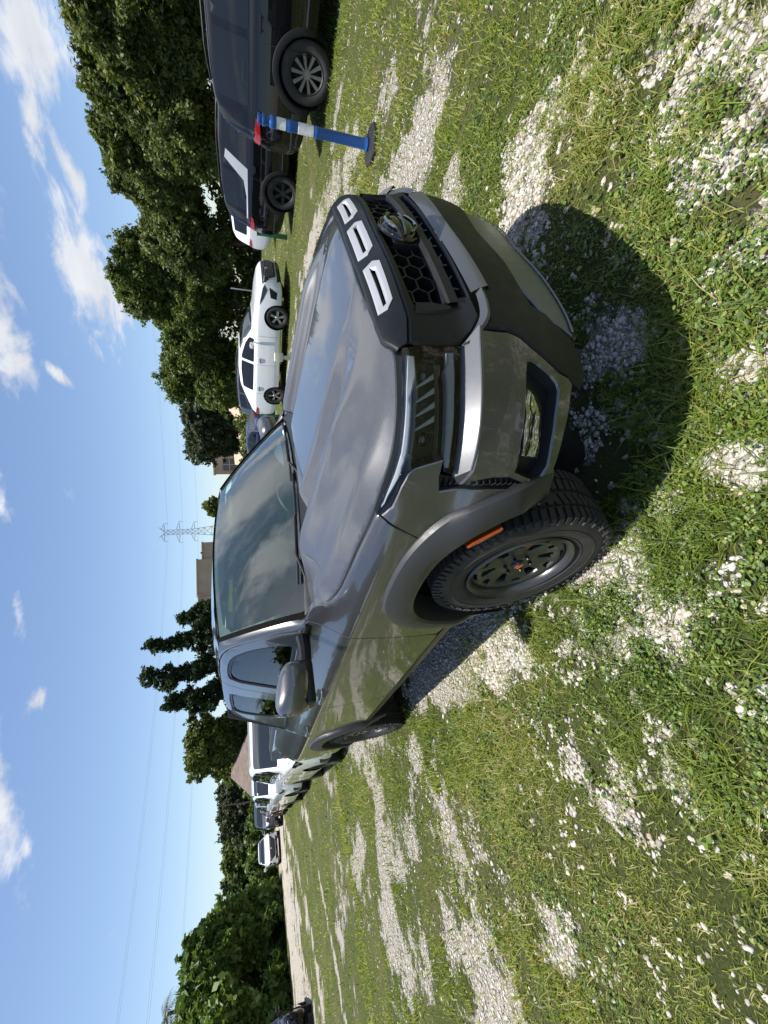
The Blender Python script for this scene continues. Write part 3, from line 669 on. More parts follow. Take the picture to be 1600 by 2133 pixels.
    # bed side -------------------------------------------------------------------------
    ra = [arch_sz(x, z) for x, z in arch(.560, .575, 60, math.radians(-2), math.radians(182), AXR)]
    ra = [p for p in ra if p[1] > .5]
    sbed = 4.60; rail = [(sbed+.01, 1.335), (5.0, 1.337), (5.6, 1.338), (S_END-.01, 1.336)]
    be = rail[::-1]+[(4.595, 1.25), (4.578, 1.10), (4.54, 1.02)]+[arch_sz(x, z) for x, z in arch(.594, .594, 30, math.radians(24), math.radians(62), AXR)][::-1][:20]
    be = rail[::-1]+[(4.598, 1.25), (4.582, 1.10), (4.545, 1.01)]+[p for p in ra if .86 < p[1] and p[0] < 5.1 and p[0] > 4.60]+[p for p in ra if p[0] >= 5.1][::-1]+[(S_END-.01, .56)]
    ra_s = sorted(ra, key=lambda p: p[0]); upp = [p for p in ra_s if p[1] > .75 or p[0] > 5.0]
    be = rail[::-1]+[(4.598, 1.25), (4.585, 1.10), (4.555, 1.0), (4.50, .885)]+[p for p in upp if p[0] > 4.52]+[(5.62, .52), (S_END-.02, .56)]
    panel('bed_side', be, f, M['paint'], truck, sp=.03, thick=.03, bev=.004)
    ss = np.linspace(4.605, S_END-.01, 40)
    ruled('bed_rail', [SK(ss, 0*ss+1.332, .004, sd), SK(ss, 0*ss+1.350, -.004, sd), SK(ss, 0*ss+1.358, -.02, sd), SK(ss, 0*ss+1.358, -.085, sd), SK(ss, 0*ss+1.30, -.09, sd)], M['rawplastic'], truck, flipchk=(0, -.3*sd, 1))
    ss = np.linspace(4.61, S_END, 20)
    ruled('bed_wall', [SK(ss, 0*ss+1.345, -.075, sd), SK(ss, 0*ss+.80, -.09, sd)], M['black'], truck)
    # flares ------------------------------------------------------------------------------
    for nm, ax, t0, t1 in (('fender_flare', AXF, 11, 190), ('fender_flare', AXR, -10, 190)):
        n = 64; th0, th1 = math.radians(t0), math.radians(t1); rows = []
        for k, (w, off) in enumerate(((1.0, -.012), (1.0, .006), (.94, .020), (.78, .030), (.40, .038), (.12, .037), (0, .028), (-.06, -.02), (-.10, -.10))):
            a = FI['a']+(FA['a']-FI['a'])*w; b = FI['b']+(FA['b']-FI['b'])*w
            pts = np.array(arch(a, b, n, th0, th1, ax)); pts[:, 1] = np.maximum(pts[:, 1], .30)
            taper = np.clip(np.minimum((np.arange(n))/5, (n-1-np.arange(n))/5), .15, 1)
            rows.append(SK(s_of_x(pts[:, 0]), pts[:, 1], off*taper if off > 0 else off, sd))
        fl_ = ruled(nm, rows, M['flare'], truck, sharp=28, flipchk=(0, -sd, 0))
        if ax == AXF:
            am = [(1.264, .788), (1.238, .777), (1.160, .698), (1.165, .690), (1.178, .694), (1.266, .782)]
            panel('side_marker', am, f, M['amber'], fl_, sp=.02, thick=.02, bev=.003, off=.039)
        # liner
        pts = np.array(arch(.478, .46, 40, math.radians(9), math.radians(196), ax)); y0 = -.90*sd
        ruled('wheel_well', [np.array([(x, -.90*sd, z) for x, z in pts]), np.array([(x, -.50*sd, z) for x, z in pts])], M['black'], truck)
        mb = MB(); mb.add([(ax+.5*math.cos(t), -.50*sd, .42+.5*math.sin(t)) for t in np.linspace(0, 2*PI, 33)[:-1]], [tuple(range(32))]); part('wheel_well', mb, M['black'], fix=False)
    # rocker with step
    ss = np.linspace(2.16, 4.42, 50)
    ruled('rocker_panel', [SK(ss, 0*ss+.532, .002, sd), SK(ss, 0*ss+.50, .004, sd), SK(ss, 0*ss+.45, -.006, sd), SK(ss, 0*ss+.41, -.05, sd), SK(ss, 0*ss+.41, -.15, sd)], M['plastic'], truck, flipchk=(0, -sd, 0))
    # mirror ------------------------------------------------------------------------------
    mc = Vector((-.755 if sd > 0 else -1.02, -1.055*sd, 1.330)); mb = MB(); n = 28; rows = []
    prof = [(-.058, .02, .02), (-.062, .35, .34), (-.050, .75, .72), (-.02, .96, .95), (.02, 1.0, 1.0), (.06, .93, .90), (.095, .72, .66), (.115, .40, .36), (.121, .02, .02)]
    for dx, fy, fz in prof:
        r_ = []
        for j in range(n):
            t = 2*PI*j/n; c, s = math.cos(t), math.sin(t); yy = math.copysign(abs(c)**.62, c)*.118*fy; zz = math.copysign(abs(s)**.62, s)*.083*fz
            zz = zz*(1.0+.10*yy/.118) + .012*yy/.118
            r_.append((mc.x+dx-.10*(yy/.118)*.25, mc.y-sd*yy, mc.z+zz))
        rows.append(np.array(r_))
    mir = ruled('door_mirror', rows, M['paint'], truck, closed=True, sharp=60); 
    bm = bmesh.new(); bm.from_mesh(mir.data); bmesh.ops.recalc_face_normals(bm, faces=bm.faces); bm.to_mesh(mir.data); bm.free()
    low = MB(); low.box((mc.x+.01, mc.y+.01*sd, mc.z-.072), (.13, .20, .045), bev=.018); low.build('mirror_base', M['plastic'], mir)
    arm = MB(); arm.tube([(mc.x, -.80*sd, 1.262), (mc.x+.005, -.87*sd, 1.258), (mc.x+.005, -.96*sd, 1.262)], [.038, .032, .03], 10); arm.build('mirror_arm', M['plastic'], mir)
    mg = MB(); mg.box((mc.x-.066, mc.y, mc.z), (.004, .19, .13), bev=.001); mg.build('mirror_glass', M['chrome'], mir)
    ss = np.linspace(1.90, 2.14, 9); ruled('cowl_corner', [SK(ss, np.interp(ss, [1.90, 1.935, 1.965, 2.02, 2.14], [1.20, 1.223, 1.240, 1.250, 1.256]), -.006, sd), np.stack([SK(ss, 0*ss+1.24, -.10, sd)[:, 0], np.full(9, -.70*sd), np.full(9, 1.225)], 1)], M['paint'], truck, flipchk=(0, 0, 1))
    # A-pillar -------------------------------------------------------------------------------
    N_ = 24
    we = np.array([ws_pt(1.0*sd, v) for v in np.linspace(1.0, 0.0, N_)])            # windshield edge, top to bottom
    dp_ = curve_pts([(3.07, 1.722), (2.917, 1.697), (2.772, 1.647), (2.645, 1.580), (2.515, 1.484), (2.36, 1.368), (2.27, 1.285), (2.118, 1.258)], N_)
    de = SK(dp_[:, 0], dp_[:, 1], -.001, sd); dd = SK(dp_[:, 0], dp_[:, 1], -.025, sd)
    mid = we*.45+de*.55; ou = np.array([.35, -.75*sd, .5]); ou /= np.linalg.norm(ou)
    ruled('windshield_pillar', [we-[.02, 0, .02], we+ou*.004, we*.75+de*.25+ou*.012, mid+ou*.014, we*.2+de*.8+ou*.008, de, dd], M['paint'], truck, flipchk=tuple(ou), sharp=50)
    sl = np.array([ws_pt(1.0*sd, v) for v in np.linspace(1, 0, N_)]); s2 = np.array([ws_pt(.972*sd, v) for v in np.linspace(1, 0, N_)])
    ruled('windshield_trim', [sl+ou*.010, s2+[.008, 0, .010], s2], M['seal'], truck, flipchk=(.5, 0, .6))
WSB = lambda u: np.array([-.40-.235*u*u, -.745*u, 1.243+.010*u*u])
WST = lambda u: np.array([-1.150-.055*u*u, -.598*u, 1.735-.037*u*u])
def ws_pt(u, v):
    p = WSB(u)*(1-v)+WST(u)*v; k = 4*v*(1-v)*.022; return p+np.array([.55*k, 0, .75*k])
def ws_arr(U, Vv, off=0):
    P = np.array([ws_pt(u, v) for u, v in zip(np.ravel(U), np.ravel(Vv))]); return P+np.array([.55, 0, .80])*off
for sd in ():
    pass
M['sideglass2'] = glass('dark rear side glass', (.40, .45, .45), .8, 0, 1.52, 1.1)
for sd in (1, -1): make_side(sd)
# windshield: glass with a printed black border ------------------------------------------------
wsf = lambda u, v, off: ws_arr(u, v, off)
wsp = [(-1, .0), (-.5, .0), (0, .0), (.5, 0), (1, 0), (1, .5), (1, 1), (.5, 1), (0, 1), (-.5, 1), (-1, 1)]
windshield = panel('windshield', smooth_poly(wsp, .05), wsf, M['wsglass'], truck, sp=.09, thick=0, bev=0)
frp = smooth_poly([(-.93, .10), (0, .105), (.93, .10), (.955, .5), (.95, .93), (.5, .955), (0, .955), (-.5, .955), (-.95, .93), (-.955, .5)], .10)
panel('windshield_border', wsp, wsf, M['black'], windshield, sp=.09, thick=0, bev=0, holes=[np.array(frp)], off=-.006)
# wipers and cowl
cw = np.linspace(-1, 1, 41)
ruled('cowl', [np.array([WSB(u)+[.02, 0, .004] for u in cw]), np.array([WSB(u)+[.06, 0, -.018] for u in cw]), np.array([WSB(u)+[.19, 0, -.030] for u in cw])], M['plastic'], truck, flipchk=(.3, 0, 1))
for y0, y1 in ((.62, -.02), (.02, -.60)):
    w = MB(); pts = [WSB(-u/.745)+np.array([.0, 0, 0])+(np.array([-.03, 0, .034])) for u in np.linspace(y0, y1, 10)]; pts = [ws_pt(-u/.745, .012+.02*t)+np.array([.010, 0, .014]) for u, t in zip(np.linspace(y0, y1, 10), np.linspace(0, 1, 10))]
    w.tube(pts, .007, 6); w.tube([WSB(-y1/.745*1.0)+np.array([.05, 0, -.01]), pts[7]+np.array([.008, 0, .006]), pts[4]+np.array([.002, 0, .006])], [.010, .007, .006], 6); part('wiper', w, M['black'])
# roof -----------------------------------------------------------------------------------------
def roof_side(x): return np.array([*SK(s_of_x(x), 0*np.asarray(x)+1.728+.03*sstep(-np.asarray(x), 1.5, 2.2)-.02*sstep(-np.asarray(x), 2.7, 3.0))])
xs = np.linspace(-1.20, -3.02, 40); us = np.linspace(-1, 1, 31); rows = []
for x in xs:
    zt = 1.735+.058*sstep(-x, 1.13, 1.75)-.035*sstep(-x, 2.4, 3.02); xe = min(x, -1.2); z_e = 1.712+.037*sstep(-x, 1.2, 2.0)-.014*sstep(-x, 2.55, 3.02)
    ye = -float(SK(s_of_x(x), z_e)[1]); r = []
    for u in us:
        a = abs(u); z = z_e+(zt-z_e)*(1-a**3.2); xx = x+.065*(1-u*u)*(1-sstep(-x, 1.2, 2.0)); r.append((xx, ye*u, z))
    rows.append(np.array(r))
rows[0] = np.array([ws_pt(u, 1.0)+np.array([-.004, 0, .010]) for u in us])
roof = ruled('roof', rows, M['paint'], truck, flipchk=(0, 0, 1), sharp=60)
lin = [np.array([p*[1, .96, 1]-[0, 0, .035] for p in r]) for r in rows]
ruled('headliner', lin, M['intl'], truck, flipchk=(0, 0, -1))
fin = MB(); fin.tube([(-1.55, -.50, 1.765), (-1.53, -.50, 1.788), (-1.62, -.50, 1.792), (-1.66, -.50, 1.765)], .008, 8); part('roof_mount', fin, M['black'])
# cab back, tailgate, bed floor
xb = -3.06
cb = MB(); cb.add([(xb, -.80, 1.24), (xb, .80, 1.24), (xb-.02, .80, .8), (xb-.02, -.80, .8)], [(0, 1, 2, 3)]); part('cab_back', cb, M['paint'], fix=False)
bw = [np.array([(xb+.02-.02*(1-t)+.06*t, y*(.80-.17*t), 1.24+.51*t) for y in np.linspace(-1, 1, 12)]) for t in (0, .12)]
ruled('cab_back', bw, M['paint'], truck)
bw = [np.array([(xb+.02-.02*(1-t)+.06*t, y*(.80-.17*t), 1.24+.51*t) for y in np.linspace(-1, 1, 12)]) for t in (.86, 1.0)]
ruled('cab_back', bw, M['paint'], truck)
for a, b in ((-1, -.82), (.82, 1)):
    ruled('cab_back', [np.array([(xb+.02-.02*(1-t)+.06*t, y*(.80-.17*t), 1.24+.51*t) for y in np.linspace(a, b, 4)]) for t in (.12, .86)], M['paint'], truck)
ruled('rear_window', [np.array([(xb+.02-.02*(1-t)+.06*t, y*(.80-.17*t), 1.24+.51*t) for y in np.linspace(-.82, .82, 8)]) for t in (.12, .86)], M['sideglass'], truck)
tg = MB(); tg.box((-4.735, 0, .98), (.06, 1.62, .72), bev=.015); part('tailgate', tg, M['paint'])
rbp = MB(); rbp.box((-4.84, 0, .60), (.16, 1.70, .18), bev=.03); part('rear_bumper', rbp, M['plastic'])
fl2 = MB(); fl2.box((-3.9, 0, .80), (1.66, 1.62, .05)); part('bed_floor', fl2, M['black'])
for sd in (1, -1):
    tl = MB(); tl.box((-4.70, -.775*sd, 1.02), (.05, .10, .34), bev=.02); part('tail_light', tl, M['red'])
# chassis
ch = MB(); ch.box((-1.9, 0, .46), (4.9, 1.0, .20)); ch.box((-1.75, 0, .50), (2.3, 1.60, .16)); ch.box((.52, 0, .62), (.40, 1.0, .5)); ch.box((-4.2, 0, .62), (.8, 1.5, .20)); ch.box((0, 0, .40), (.14, 1.3, .12)); ch.box((AXR, 0, .40), (.16, 1.3, .14)); ch.box((.25, 0, .95), (1.0, 1.1, .2)); part('chassis', ch, M['black'])
# interior ------------------------------------------------------------------------------------
dm = []
for x, z in ((-.46, 1.215), (-.62, 1.240), (-.80, 1.245), (-.93, 1.225), (-.98, 1.15), (-.97, .85)): dm.append(np.array([(x-.10*abs(u)**2*(1 if x > -.7 else .2), u*.70, z) for u in np.linspace(-1, 1, 25)]))
ruled('dashboard', dm, M['dash'], truck, flipchk=(-.2, 0, 1))
ruled('dashboard_vent', [np.array([(x-.02, u*.55, 1.247) for u in np.linspace(-1, 1, 20)]) for x in (-.60, -.635)], M['black'], truck, flipchk=(0, 0, 1))
scr = MB(); scr.box((-.93, .02, 1.26), (.03, .26, .13), bev=.012); part('centre_screen', scr, M['gloss'])
st = MB(); C0 = Vector((-1.08, .38, 1.13)); ax_ = Vector((.40, 0, .0)).normalized(); R = Vector((-.88, 0, .47)).to_track_quat('Z', 'Y').to_matrix()
st.tube([C0+R @ Vector((.19*math.cos(t), .19*math.sin(t), 0)) for t in np.linspace(0, 2*PI, 37)], .017, 8, cap=False)
st.tube([C0+R @ Vector((-.18, 0, 0)), C0+R @ Vector((.18, 0, 0))], .02, 6); st.tube([C0+R @ Vector((0, -.18, 0)), C0], .02, 6); st.lathe([(.001, .05), (.05, .045), (.07, .02), (.06, -.01)], 'Z', 20, C0); part('steering_wheel', st, M['black'])
for x, ys in ((-1.75, (.38, -.38)), (-2.62, (.40, -.40))):
    for y in ys:
        s = MB(); s.box((x+.05, y, .82), (.52, .50, .16), bev=.05); s.box((x-.24, y, 1.15), (.13, .50, .62), Matrix.Rotation(math.radians(-14), 3, 'Y'), bev=.05); s.box((x-.34, y, 1.545), (.09, .26, .17), Matrix.Rotation(math.radians(-10), 3, 'Y'), bev=.04); part('seat', s, M['int'])
fl3 = MB(); fl3.box((-1.9, 0, .62), (2.2, 1.5, .06)); part('cabin_floor', fl3, M['black'])
mr_ = MB(); p = ws_pt(0, .80); mr_.box((p[0]-.10, 0, p[2]-.045), (.03, .24, .065), bev=.014); mr_.tube([(p[0]-.09, 0, p[2]-.03), (p[0]-.02, 0, p[2]-.002)], .012, 8); part('rear_view_mirror', mr_, M['black'])
for y in (.36, -.36):
    v = MB(); a = ws_pt(-y/.6, .93); v.box((a[0]-.10, y, a[2]-.035), (.15, .36, .018), Matrix.Rotation(math.radians(28), 3, 'Y'), bev=.006); vis = part('sun_visor', v, M['intl'])
    lb = MB(); lb.box((a[0]-.033, y+.03, a[2]-.060), (.006, .22 if y < 0 else .20, .022), Matrix.Rotation(math.radians(-25), 3, 'Y')); lb.build('warning_label', M['yellow'], vis)
st_ = MB(); V = [ws_pt(u, v)-np.array([.006, 0, .008]) for u, v in ((-.90, .80), (-.76, .80), (-.76, .90), (-.90, .90))]; st_.add(V, [(0, 1, 2, 3)]); part('window_sticker', st_, M['paper'], fix=False)
# doors cards (dark inside)
for sd in (1, -1):
    ss = np.linspace(2.3, 4.5, 30); ruled('door_card', [SK(ss, 0*ss+1.25, -.05, sd), SK(ss, 0*ss+.60, -.04, sd)], M['int'], truck)
    for s0, s1 in ((3.46, 3.64),):
        zz = np.linspace(1.24, 1.73, 10); ruled('centre_pillar', [SK(0*zz+s0, zz, -.03, sd), SK(0*zz+s1, zz, -.03, sd)], M['int'], truck)
# wheels ------------------------------------------------------------------------------------------
def tread_tyre(R=.40, W=.25, nb=74):
    mb = MB(); h = W/2
    prof = [(R*.595, -h*.62), (R*.60, -h*.80), (R*.65, -h*.93), (R*.74, -h*1.0), (R*.84, -h*1.0), (R*.92, -h*.95), (R*.955, -h*.86), (R*.965, -h*.5), (R*.967, 0), (R*.965, h*.5), (R*.955, h*.86), (R*.92, h*.95), (R*.84, h*1.0), (R*.74, h*1.0), (R*.65, h*.93), (R*.60, h*.80), (R*.595, h*.62)]
    mb.lathe(prof, 'Y', 72)
    rs = random.Random(3)
    for i in range(nb):
        th = 2*PI*i/nb
        for row, (y0, y1, ph, wd) in enumerate(((-.93, -.56, 0, .62), (-.48, -.08, .5, .66), (.08, .48, .15, .66), (.56, .93, .6, .62))):
            a0 = th+2*PI/nb*ph; da = 2*PI/nb*wd; sk_ = .25*2*PI/nb*(1 if row % 2 else -1)
            V = []
            for rr in (R*.965, R*(1.0 if abs(y0) < .9 and abs(y1) < .9 else .992)):
                for yy, aa in ((y0, a0), (y1, a0+sk_), (y1, a0+sk_+da), (y0, a0+da)): V.append((rr*math.cos(aa), yy*h, rr*math.sin(aa)))
            mb.add(V, [(4, 5, 6, 7), (0, 1, 5, 4), (1, 2, 6, 5), (2, 3, 7, 6), (3, 0, 4, 7)])
        # shoulder lugs down the sidewall, long and short in turn
        for sg in (-1, 1):
            a0 = th+(0 if sg < 0 else 2*PI/nb*.6); da = 2*PI/nb*.5; r1 = R*(.89 if i % 2 else .92); V = []
            for rr, yy in ((R*.985, .955), (R*.93, 1.005), (r1, 1.03), (r1-.004, .99)):
                V += [(rr*math.cos(a0), sg*yy*h, rr*math.sin(a0)), (rr*math.cos(a0+da), sg*yy*h, rr*math.sin(a0+da))]
            V += [(R*.955*math.cos(a0), sg*.86*h, R*.955*math.sin(a0)), (R*.955*math.cos(a0+da), sg*.86*h, R*.955*math.sin(a0+da))]
            mb.add(V, [(8, 9, 1, 0), (0, 1, 3, 2), (2, 3, 5, 4), (4, 5, 7, 6)]+[(8, 0, 2, 4, 6), (9, 7, 5, 3, 1)])
    # sidewall ridges
    for sg in (-1, 1):
        for rr in (.79, .665): mb.tube([(R*rr*math.cos(t), sg*h*(1.0 if rr > .7 else .945), R*rr*math.sin(t)) for t in np.linspace(0, 2*PI, 49)], .0025, 4, cap=False)
    return mb
def rim_face(R=.40, h=.1275):
    """dish seen from outside (-Y): six twin openings"""
    holes = []
    for k in range(6):
        c = 2*PI*k/6+.26
        for d, a0, a1, r0, r1 in ((0, -.20, .20, .098, .158),):
            holes.append([(r0*math.cos(c+a0*.62), r0*math.sin(c+a0*.62)), (r1*math.cos(c+a0*.92), r1*math.sin(c+a0*.92)), (r1*1.03*math.cos(c), r1*1.03*math.sin(c)), (r1*math.cos(c+a1*.92), r1*math.sin(c+a1*.92)), (r0*math.cos(c+a1*.62), r0*math.sin(c+a1*.62))])
        c2 = c+PI/6
        holes.append([(.150*math.cos(c2-.10), .150*math.sin(c2-.10)), (.178*math.cos(c2-.15), .178*math.sin(c2-.15)), (.178*math.cos(c2+.15), .178*math.sin(c2+.15)), (.150*math.cos(c2+.10), .150*math.sin(c2+.10))])
        holes.append([(.186*math.cos(c-.17), .186*math.sin(c-.17)), (.200*math.cos(c-.17), .200*math.sin(c-.17)), (.203*math.cos(c), .203*math.sin(c)), (.200*math.cos(c+.17), .200*math.sin(c+.17)), (.186*math.cos(c+.17), .186*math.sin(c+.17)), (.188*math.cos(c), .188*math.sin(c))])
    holes = [np.array(h_) for h_ in holes]
    outer = [(.216*math.cos(t), .216*math.sin(t)) for t in np.linspace(0, 2*PI, 49)[:-1]]
    zt = gsm([(0, .082), (.055, .085), (.075, .076), (.11, .078), (.16, .088), (.185, .096), (.203, .090), (.22, .08), (.3, .08)], .006, 0, .3, .002)
    def f(u, v, off): r = np.hypot(u, v); return np.stack([u, -np.interp(r, *zt)-off, v], -1)
    return outer, f, holes
tyre_src = rim_src = None
wheels = []
WHEEL_Y = .795
def build_wheel():
    w = empty('wheel'); w.parent = truck
    ty = tread_tyre().build('tyre', M['rubber'], w, smooth=True, sharp=25)
    outer, f, holes = rim_face(); rf = panel('rim', outer, f, M['rim'], w, sp=.012, thick=.022, bev=.0025, holes=holes, sharp=40)
    b = MB(); b.lathe([(.236, -.098), (.243, -.112), (.235, -.119), (.224, -.112), (.216, -.095), (.210, -.03), (.204, .10), (.236, .11)], 'Y', 64); b.build('rim_barrel', M['rim'], w)
    for i in range(6):
        k = MB(); t = 2*PI*i/6; k.lathe([(.0005, -.097), (.0055, -.097), (.0085, -.090), (.0085, -.07)], 'Y', 6, (.058*math.cos(t), 0, .058*math.sin(t))); k.build('lug_nut', M['plastic'], w, smooth=False)
    c = MB(); c.lathe([(.0005, -.098), (.024, -.097), (.031, -.090), (.033, -.078)], 'Y', 28); c.build('centre_cap', M['gloss'], w)
    o = MB(); o.tube([(.013*math.cos(t), -.0975, .006+.007*math.sin(t)) for t in np.linspace(0, PI, 8)], .0022, 4); o.tube([(-.015, -.0975, -.006), (.015, -.0975, -.006)], .0022, 4); o.build('cap_mark', M['orange'], w)
    a = MB(); a.tube([(.224*math.cos(t), -.1125, .224*math.sin(t)) for t in np.linspace(.62, .80, 8)], .004, 4); a.build('rim_accent', M['orange'], w)
    br = MB(); br.lathe([(.06, -.02), (.165, -.02), (.165, .0), (.06, .0)], 'Y', 40); br.box((.10, .0, .10), (.10, .09, .10), bev=.02); br.build('brake', M['rimgrey'], w)
    return w
def copy_tree(o, parent=None):
    c = o.copy(); COL.objects.link(c); c.parent = parent
    for ch_ in list(o.children): copy_tree(ch_, c)
    return c
w0 = build_wheel()
for i, (ax, sd, rot) in enumerate(((AXF, 1, .35), (AXR, 1, 1.0), (AXF, -1, 2.0), (AXR, -1, .1))):
    w = w0 if i == 0 else copy_tree(w0, truck)
    w.location = (ax, -WHEEL_Y*sd, .398); w.rotation_mode = 'XYZ'; w.rotation_euler = (0, rot, 0 if sd > 0 else PI)

pp = MB(); V = []; F = []
for i in range(9):
    for j in range(7):
        u, v = i/8, j/6; x, y = -.50-.20*v-.03*u, .36+.26*u; V.append((x, y, 1.252+.055*math.sin(u*PI)*(.3+.7*v)+.02*v))
for i in range(8):
    for j in range(6): F.append((i*7+j, i*7+j+1, i*7+j+8, i*7+j+7))
pp.add(V, F); po = pp.build('paper_sheet', M['paper'], None, fix=False); meta(po, 'curled white paper sheet lying on the truck dashboard behind the windshield', 'paper')
# ------------------------------------------------------------------ ground
def hash2(ix, iy, seed=0):
    h = (ix.astype(np.int64)*374761393+iy.astype(np.int64)*668265263+seed*974634233) & 0x7fffffff
    h = ((h ^ (h >> 13))*1274126177) & 0x7fffffff
    return ((h ^ (h >> 16)) & 0xffff)/65535.0
def vnoise(x, y, seed=0):
    ix, iy = np.floor(x), np.floor(y); fx, fy = x-ix, y-iy; fx = fx*fx*(3-2*fx); fy = fy*fy*(3-2*fy)
    a, b, c, d = hash2(ix, iy, seed), hash2(ix+1, iy, seed), hash2(ix, iy+1, seed), hash2(ix+1, iy+1, seed)
    return (a*(1-fx)+b*fx)*(1-fy)+(c*(1-fx)+d*fx)*fy
def fbm(x, y, sc, oct=4, seed=0, gain=.5):
    s = 0; a = 1; t = 0
    for o in range(oct): s = s+a*vnoise(x*sc, y*sc, seed+o*17); t += a; a *= gain; sc *= 2.03
    return s/t
# bare gravel: (x, y, half length, half width, direction in degrees, weight)
BARE = [(-1.95, -.80, .85, .20, -8, 1.1), (-.25, 5.75, 1.25, .32, -58, 1.0), (.62, 2.0, .40, .22, 40, .8), (1.0, 1.02, .42, .20, 0, 1.0), (1.5, .74, .20, .14, 20, .9), (1.58, .36, .14, .10, 0, .9),
        (.86, -.72, .22, .13, -40, .9), (.72, -.30, .40, .38, 0, .62), (.0, -1.0, .45, .10, 15, .9), (.25, -.86, .30, .10, 25, .8), (-.1, -1.27, .40, .09, 5, .6), (.62, -.93, .16, .09, -40, .7), (-.64, -1.85, .10, .17, 30, .6), (-1.6, -2.3, .30, .13, -20, .7),
        (-4.0, -1.95, .9, .22, 10, .5), (-5.4, -2.0, 1.1, .25, 60, .6), (2.2, 4.0, .6, .25, -50, .7), (-1.6, -.3, 3.2, .55, 0, .45), (1.2, -.1, .18, .12, 30, .5), (.2, 3.4, .7, .25, -50, .8), (1.6, 2.2, .5, .2, -40, .6), (-3.2, -2.6, .9, .35, 10, .55), (-2.3, -2.9, .5, .25, -20, .5), (-4.8, -3.0, 1.2, .3, 15, .55), (-7.2, -2.1, 1.5, .35, 20, .6), (-3.0, -1.25, .6, .14, -10, .5), (-1.0, -3.0, .4, .2, 30, .5)]
TRACKS = [([(-47, 2.5), (-40, -.6), (-36, -2.6), (-32.0, -5.6), (-27.5, -7.6), (-22, -9.6)], 3.4, 1.3), ([(-75, 3.5), (-60, 1.5), (-47.5, -.6), (-37, -3.0), (-33, -5.2), (-28, -7.4), (-20, -11), (-8, -17)], 1.5, 1.1), ([(-18, -.9), (-15.6, -1.2), (-14, -2.4), (-12.3, -3.7), (-11.2, -4.9), (-9, -7.5)], .22, .9),
          ([(-30, -1.2), (-24, -2.2), (-19, -3.8), (-16, -5.6), (-13, -9)], .30, .8), ([(-1.2, 7.2), (-2.6, 8.6), (-4.6, 10.0), (-9, 11.2), (-16, 12.2)], .30, .6), ([(2.5, 6.2), (0.5, 6.9), (-2.2, 8.0), (-6, 9.2)], .16, .5), ([(-8, 6), (-14, 9), (-25, 13)], .3, .4)]
def bare_amount(x, y):
    """0 = lawn, 1 = bare crushed stone"""
    f = fbm(x, y*1.25, 1.15, 4, 3)*.60+fbm(x, y, 6.5, 3, 9)*.40
    g = (f-.535)*4.6
    far = np.hypot(x-1.4, y+1.6)
    g = g-.18*sstep(far, 6, 14)
    e = np.zeros_like(x)
    wx, wy = (fbm(x, y, 3.0, 3, 31)-.5)*.28, (fbm(x, y, 3.0, 3, 47)-.5)*.28
    for cx_, cy_, a, b, dg, w in BARE:
        c, s = math.cos(math.radians(dg)), math.sin(math.radians(dg)); dx, dy = x+wx-cx_, y+wy-cy_
        r = np.hypot((dx*c+dy*s)/a, (-dx*s+dy*c)/b); e = np.maximum(e, w*1.15*np.exp(-.62*r*r))
    for pl, hw, w in TRACKS:
        d = np.full_like(x, 1e9); P = np.array(pl)
        for a, b in zip(P[:-1], P[1:]):
            ab = b-a; t = np.clip(((x-a[0])*ab[0]+(y-a[1])*ab[1])/(ab@ab), 0, 1); d = np.minimum(d, np.hypot(x-a[0]-t*ab[0], y-a[1]-t*ab[1]))
        sc = np.maximum(hw*2, 1); d = d+(fbm(x, y, 1.2, 3, 61)-.5)*hw*1.8
        e = np.maximum(e, w*np.clip(1.5-d/hw, 0, 1))
    return np.clip(g*.85+e*(.75+1.1*np.clip((fbm(x, y, 4.2, 4, 301)-.30)*2.2, 0, 1)), 0, 1.3)
def ground_z(x, y):
    far = np.hypot(x-1.4, y+1.6)
    b = (fbm(x, y, .9, 3, 77)-.5)*.035*sstep(far, .0, 2.5)
    # level where the truck stands
    return b*sstep(np.maximum(np.abs(x+1.7)-2.6, np.abs(y)-1.1), -.3, .8)+.10*sstep(y, 6, 13)*sstep(far, 5, 12)
cxg, cyg = CAM.x, CAM.y
rad = [0.0]; r = .25
while r < 420: rad.append(r); r *= 1.0125 if r < 30 else 1.03
rad = np.array(rad[1:]); NA = 720; ang = np.linspace(0, 2*PI, NA, endpoint=False)
RR, AA = np.meshgrid(rad, ang, indexing='ij'); GX = cxg+RR*np.cos(AA); GY = cyg+RR*np.sin(AA)
gx, gy = GX.ravel(), GY.ravel(); gz = ground_z(gx, gy); bare = bare_amount(gx, gy)
nr = len(rad); idx = np.arange(nr*NA).reshape(nr, NA); nx_ = np.roll(idx, -1, 1)
Fq = np.stack([idx[:-1].ravel(), idx[1:].ravel(), nx_[1:].ravel(), nx_[:-1].ravel()], 1)
Vg = np.stack([gx, gy, gz], 1)
